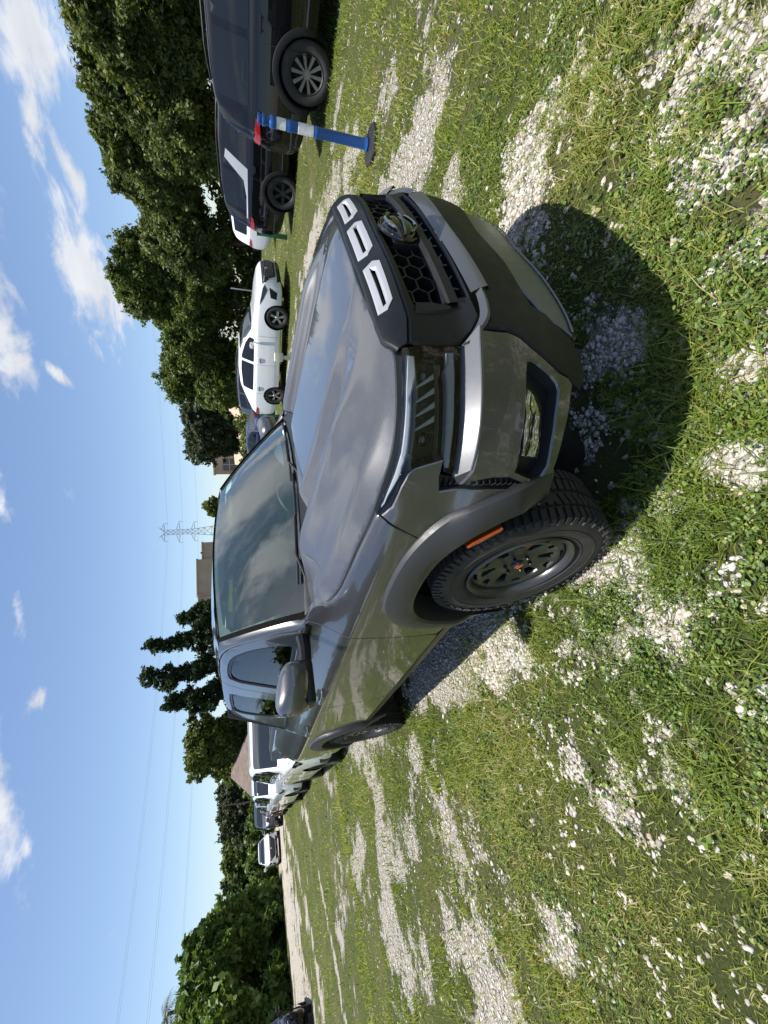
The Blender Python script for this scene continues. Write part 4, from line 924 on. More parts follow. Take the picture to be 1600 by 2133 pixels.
def ground_fn(nt, b):
    at = nt.nodes.new('ShaderNodeAttribute'); at.attribute_name = 'bare'
    tc = nt.nodes.new('ShaderNodeTexCoord')
    def vor(sc, feat='F1'):
        v = nt.nodes.new('ShaderNodeTexVoronoi'); v.feature = feat; v.inputs['Scale'].default_value = sc; nt.links.new(tc.outputs['Object'], v.inputs['Vector']); return v
    # crushed limestone: cells with dark joints
    v1, v2 = vor(75), vor(75, 'DISTANCE_TO_EDGE')
    stone = ramp(nt, v1.outputs['Color'], [(0, (.38, .355, .31)), (.4, (.52, .49, .435)), (.8, (.64, .61, .56)), (1, (.44, .36, .29))])
    joint = ramp(nt, v2.outputs['Distance'], [(.0, (.20, .175, .13)), (.08, (.65, .62, .57)), (.16, (1, 1, 1))])
    mu = nt.nodes.new('ShaderNodeMix'); mu.data_type = 'RGBA'; mu.blend_type = 'MULTIPLY'; mu.inputs[0].default_value = 1
    nt.links.new(stone.outputs[0], mu.inputs[6]); nt.links.new(joint.outputs[0], mu.inputs[7])
    n1 = nz(nt, 95, 8, .75); n2 = nz(nt, 1.1, 5, .6); n3 = nz(nt, 16, 9, .8)
    turf = ramp(nt, n1.outputs[0], [(.25, (.022, .022, .010)), (.45, (.052, .062, .018)), (.6, (.090, .110, .032)), (.78, (.19, .17, .09))])
    dry = ramp(nt, n2.outputs[0], [(.45, (0, 0, 0)), (.68, (.55, .55, .55))])
    mt_ = nt.nodes.new('ShaderNodeMix'); mt_.data_type = 'RGBA'; nt.links.new(dry.outputs[0], mt_.inputs[0]); nt.links.new(turf.outputs[0], mt_.inputs[6])
    dr = ramp(nt, n1.outputs[0], [(.3, (.070, .062, .028)), (.7, (.20, .175, .09))]); nt.links.new(dr.outputs[0], mt_.inputs[7])
    # ragged edge between lawn and stone
    s = nt.nodes.new('ShaderNodeMath'); s.operation = 'MULTIPLY_ADD'; nt.links.new(n3.outputs[0], s.inputs[0]); s.inputs[1].default_value = 2.7; s.inputs[2].default_value = -1.35
    ad = nt.nodes.new('ShaderNodeMath'); ad.operation = 'ADD'; nt.links.new(at.outputs['Fac'], ad.inputs[0]); nt.links.new(s.outputs[0], ad.inputs[1])
    k = ramp(nt, ad.outputs[0], [(.34, (0, 0, 0)), (.50, (1, 1, 1))])
    fin_ = nt.nodes.new('ShaderNodeMix'); fin_.data_type = 'RGBA'; nt.links.new(k.outputs[0], fin_.inputs[0]); nt.links.new(mt_.outputs[2], fin_.inputs[6]); nt.links.new(mu.outputs[2], fin_.inputs[7])
    nt.links.new(fin_.outputs[2], b.inputs['Base Color'])
    hs = nt.nodes.new('ShaderNodeMix'); hs.data_type = 'RGBA'; nt.links.new(k.outputs[0], hs.inputs[0]); nt.links.new(n1.outputs[0], hs.inputs[6]); nt.links.new(v2.outputs['Distance'], hs.inputs[7])
    bump(nt, b, hs.outputs[2], .9, .03)
M['ground'] = mat('lawn and crushed stone', (.1, .1, .05), .95, spec=.15, fn=ground_fn)
go = np_mesh('ground', Vg, Fq, M['ground'], smooth=True); meta(go, kind='structure')
a_ = go.data.attributes.new('bare', 'FLOAT', 'POINT'); a_.data.foreach_set('value', bare.astype(np.float32))
# ---- loose stones
def ico(sub=0):
    bm = bmesh.new(); bmesh.ops.create_icosphere(bm, subdivisions=1+sub, radius=1); bm.verts.index_update()
    V = np.array([v.co[:] for v in bm.verts]); F = np.array([[v.index for v in f.verts] for f in bm.faces]); bm.free(); return V, F
def in_truck_wheel(x, y):
    m = np.zeros(len(x), bool)
    for ax in (0, -3.45):
        for sy in (-.8, .8): m |= (np.abs(x-ax) < .16) & (np.abs(y-sy) < .15)
    return m
def scatter(n, r0, r1, a0, a1, pw=1.0):
    """points in a fan seen from where the photographer stands, area-uniform times r^-pw"""
    u = RNG.random(n); e = 2-pw
    r = (r0**e+(r1**e-r0**e)*u)**(1/e); a = np.radians(a0)+np.radians(a1-a0)*RNG.random(n)
    return cxg+r*np.cos(a), cyg+r*np.sin(a), r
def stones(n, r0, r1, sub, s0, s1, thr, a0=55, a1=235, pw=1.0):
    x, y, r = scatter(n, r0, r1, a0, a1, pw); b = bare_amount(x, y)+(fbm(x, y, 20, 4, 5)-.5)*2.1
    k = (RNG.random(n) < np.clip((b-thr+.34)/.80, 0, 1)**1.6) & ~in_truck_wheel(x, y); x, y = x[k], y[k]; m = len(x)
    V, F = ico(sub); nv = len(V)
    P = V[None]*(1+(RNG.random((m, nv, 1))-.5)*.42)
    sc = (s0+(s1-s0)*RNG.random(m)**2.2)[:, None]*(np.array([1, .8, .55])[None]*(1+(RNG.random((m, 3))-.5)*.5))
    P = P*sc[:, None, :]
    t = (RNG.random(m)-.5)*.9; c, s = np.cos(t)[:, None], np.sin(t)[:, None]; Y, Z = P[..., 1]*c-P[..., 2]*s, P[..., 1]*s+P[..., 2]*c; P = np.stack([P[..., 0], Y, Z], -1)
    t = RNG.random(m)*2*PI; c, s = np.cos(t)[:, None], np.sin(t)[:, None]; X, Y = P[..., 0]*c-P[..., 1]*s, P[..., 0]*s+P[..., 1]*c
    z = ground_z(x, y)+sc[:, 2]*.35
    P = np.stack([X+x[:, None], Y+y[:, None], P[..., 2]+z[:, None]], -1).reshape(-1, 3)
    Fm = (F[None]+(np.arange(m)*nv)[:, None, None]).reshape(-1, 3)
    return P, Fm, np.repeat(RNG.random(m), nv)
A_ = stones(135000, .45, 3.0, 1, .0045, .0155, .44, pw=.6); B_ = stones(190000, 2.2, 9.5, 0, .007, .018, .46, pw=.9)
Vs = np.concatenate([A_[0], B_[0]]); Fs = np.concatenate([A_[1], B_[1]+len(A_[0])])
def stone_fn(nt, b):
    at = nt.nodes.new('ShaderNodeAttribute'); at.attribute_name = 'rnd'
    r = ramp(nt, at.outputs['Fac'], [(0, (.24, .22, .18)), (.25, (.38, .355, .31)), (.6, (.48, .455, .41)), (.9, (.60, .575, .53)), (1, (.38, .27, .20))])
    n = nz(nt, 120, 4, .6); m_ = nt.nodes.new('ShaderNodeMix'); m_.data_type = 'RGBA'; m_.blend_type = 'MULTIPLY'; m_.inputs[0].default_value = .5
    nt.links.new(r.outputs[0], m_.inputs[6]); rr = ramp(nt, n.outputs[0], [(.3, (.5, .48, .45)), (.65, (1, 1, 1))]); nt.links.new(rr.outputs[0], m_.inputs[7]); nt.links.new(m_.outputs[2], b.inputs['Base Color'])
    bump(nt, b, n.outputs[0], .4, .004)
M['stone'] = mat('limestone', (.6, .57, .52), .9, spec=.2, fn=stone_fn)
so = np_mesh('gravel', Vs, Fs, M['stone'], smooth=False); meta(so, 'loose white limestone gravel showing between the grass', 'gravel', kind='stuff')
a_ = so.data.attributes.new('rnd', 'FLOAT', 'POINT'); a_.data.foreach_set('value', np.concatenate([A_[2], B_[2]]).astype(np.float32))
# ---- grass blades
def blades(n, r0, r1, h0, h1, w, lean, pw=1.0, a0=55, a1=235, thr=.30, keep_bare=.13, wscale=0.0):
    x, y, r = scatter(n, r0, r1, a0, a1, pw)
    x += 0; b = bare_amount(x, y)+(fbm(x, y, 10, 4, 21)-.5)*1.7
    cl = fbm(x, y, 5.5, 3, 88); tall = fbm(x, y, 1.4, 3, 41)
    pr = np.clip((thr+.40-b)/.75, 0, 1)*np.clip((cl-.25)*2.6, .15, 1); pr = np.maximum(pr, keep_bare)
    k = (RNG.random(n) < pr) & ~in_truck_wheel(x, y) & ~((np.abs(y) < .72) & (x > -4.4) & (x < .5)); x, y, r, tall = x[k], y[k], r[k], tall[k]; m = len(x)
    h = (h0+(h1-h0)*RNG.random(m)**1.8)*(.45+1.25*np.clip((tall-.25)*1.7, 0, 1)); ww = (w*(.6+.8*RNG.random(m)))*(1+wscale*r)
    a = RNG.random(m)*2*PI; dx, dy = np.cos(a), np.sin(a); px_, py_ = -dy, dx
    L = lean*(.3+1.2*RNG.random(m)); z = ground_z(x, y)-.004
    P = np.empty((m, 5, 3))
    for i, (t, wv) in enumerate(((0, 1), (0, -1), (.55, .8), (.55, -.8), (1.0, 0))):
        off = L*h*t**1.7; P[:, i, 0] = x+dx*off+px_*ww*.5*wv; P[:, i, 1] = y+dy*off+py_*ww*.5*wv; P[:, i, 2] = z+h*t*(1-.35*L*t)
    q = np.arange(m)[:, None]*5
    T = np.concatenate([q+np.array([[0, 1, 3]]), q+np.array([[0, 3, 2]]), q+np.array([[2, 3, 4]])])
    rn = np.repeat(np.clip(RNG.random(m)*.75+(fbm(x, y, .8, 3, 13)-.35)*.7, 0, 1), 5)
    return P.reshape(-1, 3), T, rn
parts_ = [blades(210000, .40, 3.2, .022, .075, .0042, 1.1, .5), blades(46000, .45, 4.2, .045, .13, .0044, 1.2, .7, keep_bare=.06), blades(310000, 2.8, 10, .025, .075, .0065, .8, .9, wscale=.06), blades(170000, 9, 34, .03, .075, .014, .7, 1.2, wscale=.035, keep_bare=.03), blades(26000, .4, 4, .015, .05, .004, 1.6, .6, thr=.75, keep_bare=.3)]
def grass_fn(nt, b):
    at = nt.nodes.new('ShaderNodeAttribute'); at.attribute_name = 'rnd'
    r = ramp(nt, at.outputs['Fac'], [(0, (.048, .078, .016)), (.25, (.10, .155, .022)), (.5, (.175, .235, .034)), (.7, (.26, .30, .055)), (.85, (.35, .33, .11)), (1, (.45, .38, .21))])
    nt.links.new(r.outputs[0], b.inputs['Base Color'])
def leafy(name, fn, trans=.35, rough=.5):
    m = mat(name, (.08, .12, .03), rough, spec=.3, fn=fn); nt = m.node_tree; b = nt.nodes['Principled BSDF']; o = nt.nodes['Material Output']
    t = nt.nodes.new('ShaderNodeBsdfTranslucent'); mx = nt.nodes.new('ShaderNodeMixShader'); mx.inputs[0].default_value = trans
    if b.inputs['Base Color'].is_linked:
        g = nt.nodes.new('ShaderNodeMix'); g.data_type = 'RGBA'; g.blend_type = 'MULTIPLY'; g.inputs[0].default_value = 1; nt.links.new(b.inputs['Base Color'].links[0].from_socket, g.inputs[6]); g.inputs[7].default_value = (1.5, 1.45, .7, 1); nt.links.new(g.outputs[2], t.inputs[0])
    nt.links.new(b.outputs[0], mx.inputs[1]); nt.links.new(t.outputs[0], mx.inputs[2]); nt.links.new(mx.outputs[0], o.inputs[0]); return m
M['grass'] = leafy('grass blades', grass_fn, .45)
nb_ = 0; VV, TT, RN = [], [], []
for V_, T_, R_ in parts_: VV.append(V_); TT.append(T_+nb_); RN.append(R_); nb_ += len(V_)
gr = np_mesh('grass', np.concatenate(VV), np.concatenate(TT), M['grass'], smooth=False); meta(gr, 'patchy green grass with drier blades over the gravel lot', 'grass', kind='stuff')
a_ = gr.data.attributes.new('rnd', 'FLOAT', 'POINT'); a_.data.foreach_set('value', np.concatenate(RN).astype(np.float32))
# ---- low clover and broad-leaved weeds
def clover(n, r0, r1, s0, s1, thr, seed, pw=.6):
    x, y, r = scatter(n, r0, r1, 55, 235, pw); c = fbm(x, y, 1.7, 4, seed)+(fbm(x, y, 12, 2, seed+5)-.5)*.35
    b = bare_amount(x, y); k = (c > thr) & (b < .75) & ~in_truck_wheel(x, y) & ~((np.abs(y) < .72) & (x > -4.4) & (x < .5)); x, y = x[k], y[k]; m = len(x)
    h = .012+.045*RNG.random(m)*np.clip((c[k]-thr)*6, .3, 1); z = ground_z(x, y)+h; sz = s0+(s1-s0)*RNG.random(m)**1.5
    a = RNG.random(m)*2*PI; tx = (RNG.random(m)-.5)*1.1; ty = (RNG.random(m)-.5)*1.1
    base = np.array([(-.15, 0, 0), (.25, -.42, .03), (.70, -.38, .02), (1.0, 0, -.06), (.70, .38, .02), (.25, .42, .03), (.45, 0, -.05)])
    P = base[None]*sz[:, None, None]; X = P[..., 0]*np.cos(a)[:, None]-P[..., 1]*np.sin(a)[:, None]; Y = P[..., 0]*np.sin(a)[:, None]+P[..., 1]*np.cos(a)[:, None]
    Z = P[..., 2]+X*tx[:, None]*.6+Y*ty[:, None]*.6
    V = np.stack([X+x[:, None], Y+y[:, None], Z+z[:, None]], -1).reshape(-1, 3)
    t = np.array([(0, 1, 6), (1, 2, 6), (2, 3, 6), (3, 4, 6), (4, 5, 6), (5, 0, 6)]); T = (t[None]+(np.arange(m)*7)[:, None, None]).reshape(-1, 3)
    return V, T, np.repeat(RNG.random(m), 7)
c1 = clover(90000, .4, 3.6, .006, .016, .54, 201); c2 = clover(50000, 3.2, 8, .010, .022, .56, 207, .9); c3 = clover(3000, .4, 2.2, .014, .026, .60, 223)
VV = [c1[0], c2[0], c3[0]]; TT = [c1[1], c2[1]+len(c1[0]), c3[1]+len(c1[0])+len(c2[0])]
def clov_fn(nt, b):
    at = nt.nodes.new('ShaderNodeAttribute'); at.attribute_name = 'rnd'
    r = ramp(nt, at.outputs['Fac'], [(0, (.045, .085, .018)), (.5, (.095, .165, .030)), (.85, (.17, .24, .045)), (1, (.28, .27, .09))]); nt.links.new(r.outputs[0], b.inputs['Base Color'])
M['clover'] = leafy('clover leaves', clov_fn, .3, .45)
co_ = np_mesh('clover', np.concatenate(VV), np.concatenate(TT), M['clover'], smooth=True); meta(co_, 'low clover and broad leaved weeds spreading through the grass', 'weeds', kind='stuff')
a_ = co_.data.attributes.new('rnd', 'FLOAT', 'POINT'); a_.data.foreach_set('value', np.concatenate([c1[2], c2[2], c3[2]]).astype(np.float32))

# ------------------------------------------------------------------ trees
def polar_(az, d): a = math.radians(az); return CAM.x+d*math.cos(a), CAM.y+d*math.sin(a)
def leaf_mat(name, dark, mid, light, trans=.25):
    def f(nt, b):
        at = nt.nodes.new('ShaderNodeAttribute'); at.attribute_name = 'rnd'
        r = ramp(nt, at.outputs['Fac'], [(0, dark), (.5, mid), (1, light)]); nt.links.new(r.outputs[0], b.inputs['Base Color'])
    return leafy(name, f, trans, .55)
LEAF = {'oak': leaf_mat('oak leaves', (.050, .074, .024), (.096, .128, .038), (.165, .19, .052)), 'green': leaf_mat('bright leaves', (.046, .072, .018), (.095, .132, .032), (.165, .20, .048)),
        'grey': leaf_mat('grey green leaves', (.040, .055, .035), (.066, .085, .050), (.10, .12, .070)), 'cyp': leaf_mat('dark columnar leaves', (.018, .034, .016), (.030, .055, .024), (.050, .080, .032)),
        'fig': leaf_mat('broad glossy leaves', (.042, .080, .020), (.090, .150, .034), (.155, .22, .054)), 'palm': leaf_mat('palm leaves', (.045, .055, .028), (.085, .095, .045), (.14, .14, .07))}
M['bark'] = mat('bark', (.10, .075, .052), .9, fn=lambda nt, b: (nt.links.new(ramp(nt, nz(nt, 6, 6, .65, stretch=(1, 1, .25)).outputs[0], [(.35, (.045, .034, .025)), (.7, (.17, .135, .10))]).outputs[0], b.inputs['Base Color']), bump(nt, b, nz(nt, 14, 5, stretch=(1, 1, .2)).outputs[0], .6, .03)))
def leaf_cloud(clumps, leaf, per, rs, up=.25, stretch=1.7):
    """clumps (n,4): centre+radius; leaves as small folded quads along short twigs that break the outline of every clump"""
    C = np.array(clumps); n = len(C); k = np.maximum(6, (per*(C[:, 3]/C[:, 3].mean())**2).astype(int)); idx = np.repeat(np.arange(n), k); m = len(idx)
    # each clump carries its own handful of twigs
    nt_ = 9; td = rs.normal(size=(n, nt_, 3)); td[..., 2] += up; td /= np.linalg.norm(td, axis=2)[..., None]; tl = .55+.75*rs.random((n, nt_))**1.5
    w = rs.integers(0, nt_, m); d = td[idx, w]; t0 = rs.random(m)**.65; q0 = rs.normal(size=(m, 3))*(.10+.16*(1-t0))[:, None]
    sq = .75+.5*rs.random(n)
    P = C[idx, :3]+(d*(t0*tl[idx, w])[:, None]+q0)*C[idx, 3][:, None]*1.15*np.stack([np.ones(m), np.ones(m), sq[idx]], 1)
    nrm = d*.5+rs.normal(size=(m, 3))*.7+np.array([0, 0, .75]); nrm /= np.linalg.norm(nrm, axis=1)[:, None]
    t = np.cross(nrm, rs.normal(size=(m, 3))); t = t/(np.linalg.norm(t, axis=1)[:, None]+1e-9)+d*.6; t /= np.linalg.norm(t, axis=1)[:, None]+1e-9; b = np.cross(nrm, t); L = leaf*(.5+.9*rs.random(m))
    q = np.stack([P-t*L[:, None]*stretch*.5, P+b*L[:, None]*.5+nrm*L[:, None]*.1, P+t*L[:, None]*stretch*.5, P-b*L[:, None]*.5+nrm*L[:, None]*.1], 1).reshape(-1, 3)
    F = np.arange(m*4).reshape(-1, 4); shade = rs.random(n)*.6
    return q, F, np.repeat(np.clip(shade[idx]+rs.random(m)*.4, 0, 1), 4)
def branch(mb, p0, p1, r0_, r1_, rs, n=5, wob=.06):
    p0, p1 = np.array(p0, float), np.array(p1, float); L = np.linalg.norm(p1-p0); pts = [p0+(p1-p0)*t+(rs.normal(size=3)*wob*L*math.sin(t*PI)) for t in np.linspace(0, 1, n)]
    mb.tube([tuple(p) for p in pts], list(np.linspace(r0_, r1_, n)), 7)
def tree(name, label, x, y, zt, hw, kind, seed, zb=1.2, dep=None, clump=.75, leaf=.19, per=190, group=None, lobes=5, dens=1.0, trunk=.22, low=False, cat='tree', tilt=(0, 0), parent_z=0):
    rs = np.random.default_rng(seed); dep = dep or hw; t = empty(name, (x, y, 0)); meta(t, label, cat, group)
    H = zt-zb; lob = []
    for i in range(lobes):
        a = rs.random()*2*PI; q = rs.random()**.6; zz = zb+H*(.30+.62*rs.random()); env = math.sqrt(max(.12, 1-((zz-zb)/H-.42)**2*2.2)); lob.append((hw*.62*q*math.cos(a)*env, dep*.62*q*math.sin(a)*env, zz, min(hw, H*.5)*(.40+.22*rs.random())))
    lob.append((0, 0, zt-min(hw, H*.5)*.42, min(hw, H*.5)*.42))
    cl = []
    for lx, ly, lz, lr in lob:
        nn = int(19*dens*(lr/clump)**1.6)+6
        for j in range(nn):
            d = rs.normal(size=3); d /= np.linalg.norm(d); d[2] = d[2]*.85+.12; q = lr*(.62+.38*rs.random()); c = np.array((lx, ly, lz))+d*q*(1+.28*rs.normal()*(rs.random() < .3))
            if c[2] > zt-.1: c[2] = zt-.1-rs.random()*.3
            if c[2] < zb*.8: c[2] = zb*.8+rs.random()*.4
            cl.append((*c, clump*(.38+.85*rs.random()**1.5)*(.75 if c[2] > zt-.8 else 1)))
    if low:
        for j in range(int(26*dens)): a = rs.random()*2*PI; cl.append((hw*.9*math.cos(a)*rs.random()**.5, dep*.9*math.sin(a)*rs.random()**.5, .3+rs.random()*zb, clump*(.6+.5*rs.random())))
    q, F, rn = leaf_cloud(cl, leaf, per, rs)
    c = np_mesh('crown', q, F, LEAF[kind], smooth=False, parent=t); a_ = c.data.attributes.new('rnd', 'FLOAT', 'POINT'); a_.data.foreach_set('value', rn.astype(np.float32))
    mb = MB(); fork = (rs.normal()*.2, rs.normal()*.2, zb+H*.22); branch(mb, (0, 0, -.1), fork, trunk, trunk*.75, rs)
    for lx, ly, lz, lr in lob: branch(mb, fork, (lx, ly, lz), trunk*.5, .03, rs, 6)
    mb.build('trunk', M['bark'], t); return t
OAKG = 'oaks behind the black vehicles'
tree('oak_tree', 'dark oak at the picture edge, behind the front of the nearest black vehicle', 2.4, 27.5, 8.9, 3.4, 'oak', 1, .8, group=OAKG, lobes=9, leaf=.125, per=400)
tree('oak_tree', 'tall dark oak behind the cabin of the nearest black vehicle', -1.5, 28.2, 8.1, 3.0, 'oak', 2, .8, group=OAKG, lobes=9, leaf=.125, per=400)
tree('oak_tree', 'tall dark oak behind the gap between the two black vehicles', -4.6, 28.6, 8.0, 2.9, 'oak', 3, .9, group=OAKG, lobes=9, leaf=.125, per=400)
tree('oak_tree', 'rounded dark oak behind the farther black vehicle with the white pillar', -7.4, 29.6, 7.9, 2.6, 'oak', 4, .8, group=OAKG, lobes=8, leaf=.125, per=400)
tree('oak_tree', 'lower dark oak between the tall oaks and the bright green tree', -11.6, 31.5, 7.2, 2.8, 'oak', 5, .6, group=OAKG, lobes=8, leaf=.13, per=330)
tree('broadleaf_tree', 'tall bright green tree right behind the front of the white sedan', -16.4, 32.0, 9.6, 3.2, 'green', 6, 1.0, lobes=11, leaf=.13, per=330)
tree('broadleaf_tree', 'wide green tree behind the cabin of the white sedan', -20.6, 30.0, 7.5, 2.8, 'green', 7, .6, lobes=9, leaf=.13, per=320)
tree('broadleaf_tree', 'small leaning green tree behind the tail of the white sedan', -21.6, 27.6, 4.9, 2.0, 'green', 8, .5, lobes=6, leaf=.15, clump=.6)
tree('broadleaf_tree', 'grey green tree beside the tan building with dark windows', *polar_(132.6, 50), 7.1, 3.5, 'grey', 9, .8, lobes=9, leaf=.20, per=200)
tree('broadleaf_tree', 'treetop just showing above the truck roof beside the pylon', -53.6, 41.5, 7.5, 1.5, 'green', 10, 2, lobes=5, leaf=.22)
def columnar(label, x, y, zt, hw, seed, lean=(0, 0)):
    rs = np.random.default_rng(seed); t = empty('columnar_tree', (x, y, 0)); meta(t, label, 'tree', 'tall dark columnar trees behind the truck cab'); cl = []
    for j in range(300):
        v = rs.random(); z = .6+(zt-.9)*v; w = hw*1.15*(.95-.55*v)*(.80+.30*math.sin(v*11+seed*2.1)+.18*math.sin(v*29+seed)) ; a = rs.random()*2*PI; q = rs.random()**.5*w; cl.append((q*math.cos(a)+lean[0]*v+.25*math.sin(v*9+seed), q*math.sin(a)+lean[1]*v+.25*math.cos(v*7+seed), z, (.22+.42*rs.random()**1.5)*(1.15-.45*v)))
    q, F, rn = leaf_cloud(cl, .14, 110, rs, up=1.0, stretch=2.0); c = np_mesh('crown', q, F, LEAF['cyp'], smooth=False, parent=t); a_ = c.data.attributes.new('rnd', 'FLOAT', 'POINT'); a_.data.foreach_set('value', rn.astype(np.float32))
    mb = MB(); branch(mb, (0, 0, -.1), (lean[0], lean[1], zt*.95), .18, .03, rs, 7, .015); mb.build('trunk', M['bark'], t)
columnar('shorter ragged columnar tree against the tan building, nearest the pylon', -39.5, 17.0, 8.2, 1.5, 21, (0, .3))
columnar('tall columnar tree with a bent tip, second from the pylon', -40.3, 15.0, 10.8, 1.55, 22, (.2, .3))
columnar('tallest ragged columnar tree above the truck roof', -41.0, 13.1, 11.2, 1.75, 23, (-.2, -.7))
columnar('lower columnar tree nearest the brown roofed house', -41.8, 10.9, 9.2, 1.8, 24, (0, -.9))
tree('broadleaf_tree', 'rounded green tree behind the brown roofed house', -46.8, 6.9, 7.3, 3.2, 'green', 25, .8, lobes=9, leaf=.20, per=200)
tree('broadleaf_tree', 'feathery pale tree just left of the brown roof', -56, 2.6, 5.2, 2.2, 'grey', 26, .6, lobes=7, leaf=.22)
tree('broadleaf_tree', 'rounded olive tree beside the far lamp post', -55, .2, 4.9, 2.4, 'grey', 27, .5, lobes=7, leaf=.22)
tree('broadleaf_tree', 'green tree above the far white car', -55, -1.9, 4.5, 2.2, 'green', 28, .5, lobes=7, leaf=.22)
tree('broadleaf_tree', 'small dark tree with a spiky top left of the far white car', -56.5, -4.2, 4.9, 1.5, 'cyp', 29, .5, lobes=6, leaf=.20, clump=.55)
tree('broadleaf_tree', 'thin grey tree rising behind the big broad leaved shrub', -46, -6.3, 5.4, 1.5, 'grey', 30, .8, lobes=6, leaf=.16, clump=.5, per=110)
tree('fig_tree', 'big broad leaved tree spreading to the ground at the left end of the lot', *polar_(187.6, 44), 6.3, 4.6, 'fig', 31, .5, lobes=14, leaf=.30, per=200, low=True, clump=.9)
tree('fig_tree', 'smaller broad leaved shrub on the near flank of the big one', *polar_(193.5, 40), 5.2, 3.6, 'fig', 32, .4, lobes=10, leaf=.30, per=190, low=True, clump=.9)
def palm_clump(label, x, y, zt, hw, seed):
    rs = np.random.default_rng(seed); t = empty('palm_tree', (x, y, 0)); meta(t, label, 'palm tree'); V, F, rn = [], [], []
    mb = MB()
    for h in range(4):
        hx, hy, hz_ = rs.normal()*hw*.45, rs.normal()*hw*.45, zt*(.72+.2*rs.random()); mb.tube([(hx*.4, hy*.4, 0), (hx, hy, hz_)], [.16, .12], 8)
        for k in range(34):
            a = rs.random()*2*PI; up = rs.random()*1.3-.35; L = 1.1+.5*rs.random(); dx, dy = math.cos(a), math.sin(a); c = rs.random()
            pts = [np.array((hx+dx*L*s*math.cos(up), hy+dy*L*s*math.cos(up), hz_+L*s*math.sin(up)-.55*s*s*L)) for s in np.linspace(0, 1, 9)]
            for i in range(1, 8):
                for sg in (-1, 1):
                    p = pts[i]; d = (pts[i+1]-pts[i-1]); d /= np.linalg.norm(d); sd_ = np.cross(d, (0, 0, 1)); sd_ /= np.linalg.norm(sd_)+1e-6; tip = p+sd_*sg*.42*(1-.4*i/8)+d*.28-np.array((0, 0, .13)); b = len(V); V += [p-d*.03, p+d*.03, tip]; F.append((b, b+1, b+2)); rn += [c]*3
    c = np_mesh('crown', V, np.array(F), LEAF['palm'], parent=t); a_ = c.data.attributes.new('rnd', 'FLOAT', 'POINT'); a_.data.foreach_set('value', np.array(rn, dtype=np.float32)); mb.build('trunk', M['bark'], t)
palm_clump('shaggy grey green palm rising above the big broad leaved tree', *polar_(190.2, 52), 9.5, 2.8, 41)
# dense hedges closing the lot
def hedge(label, pl, h, w, kind, seed, clump=.6, leaf=.17, per=90, step=.34):
    rs = np.random.default_rng(seed); P = resample(pl, step, False); cl = []
    for p in P:
        hh = h*(.85+.3*rs.random())
        for z in np.arange(.25, hh, .42): cl.append((p[0]+rs.normal()*w*.4, p[1]+rs.normal()*w*.4, z, clump*(.6+.5*rs.random())))
    c0 = P.mean(0); t = empty('hedge', (c0[0], c0[1], 0)); meta(t, label, 'hedge'); cl = [(a-c0[0], b-c0[1], c, d) for a, b, c, d in cl]
    q, F, rn = leaf_cloud(cl, leaf, per, rs); c = np_mesh('foliage', q, F, LEAF[kind], parent=t); a_ = c.data.attributes.new('rnd', 'FLOAT', 'POINT'); a_.data.foreach_set('value', rn.astype(np.float32))
    mb = MB()
    for p in P[::4]: branch(mb, (p[0]-c0[0], p[1]-c0[1], -.05), (p[0]-c0[0]+rs.normal()*.2, p[1]-c0[1]+rs.normal()*.2, h*.8), .05, .02, rs, 4)
    mb.build('stem', M['bark'], t)
hedge('dark undergrowth beneath the oaks behind the parked vehicles', [(6, 29.5), (0, 30), (-6, 31), (-12, 33), (-18, 32)], 2.6, 1.2, 'oak', 51, .9, .22, 70, .6)
hedge('green undergrowth behind the tail of the white sedan', [(-17, 27.5), (-22, 28.0), (-27, 30), (-33, 32)], 1.7, .9, 'green', 52, .7, .19, 70, .5)
hedge('clipped vine covered hedge behind the far white car', [(-44, 9.5), (-47.5, 5), (-49.5, 1.5), (-50.5, -2), (-47, -5.5), (-41, -8)], 2.1, .5, 'fig', 53, .5, .20, 90, .40)
hedge('dark shrubs along the gravel lane beneath the big broad leaved tree', [(-46, -5), (-43, -7), (-41, -9.5), (-38, -12), (-34, -15)], 1.7, .8, 'fig', 54, .6, .2, 80, .45)

# trees on the near side of the lot, behind the photographer: seen mirrored in the truck's side glass and doors
for k, (az, d_, zt, hw, lb) in enumerate(((198.5, 40, 9.5, 3.6, 'oak past the left picture edge, mirrored in the front side glass'), (205, 36, 10.5, 3.6, 'tallest oak past the left picture edge, mirrored in the truck doors'), (214, 34, 8.5, 4.2, 'broad oak past the left picture edge, farthest from the lane'))):
    tree('oak_tree', lb, *polar_(az, d_), zt, hw, 'oak', 90+k, .5, group='oaks past the left picture edge', lobes=7, leaf=.26, per=110, low=True)
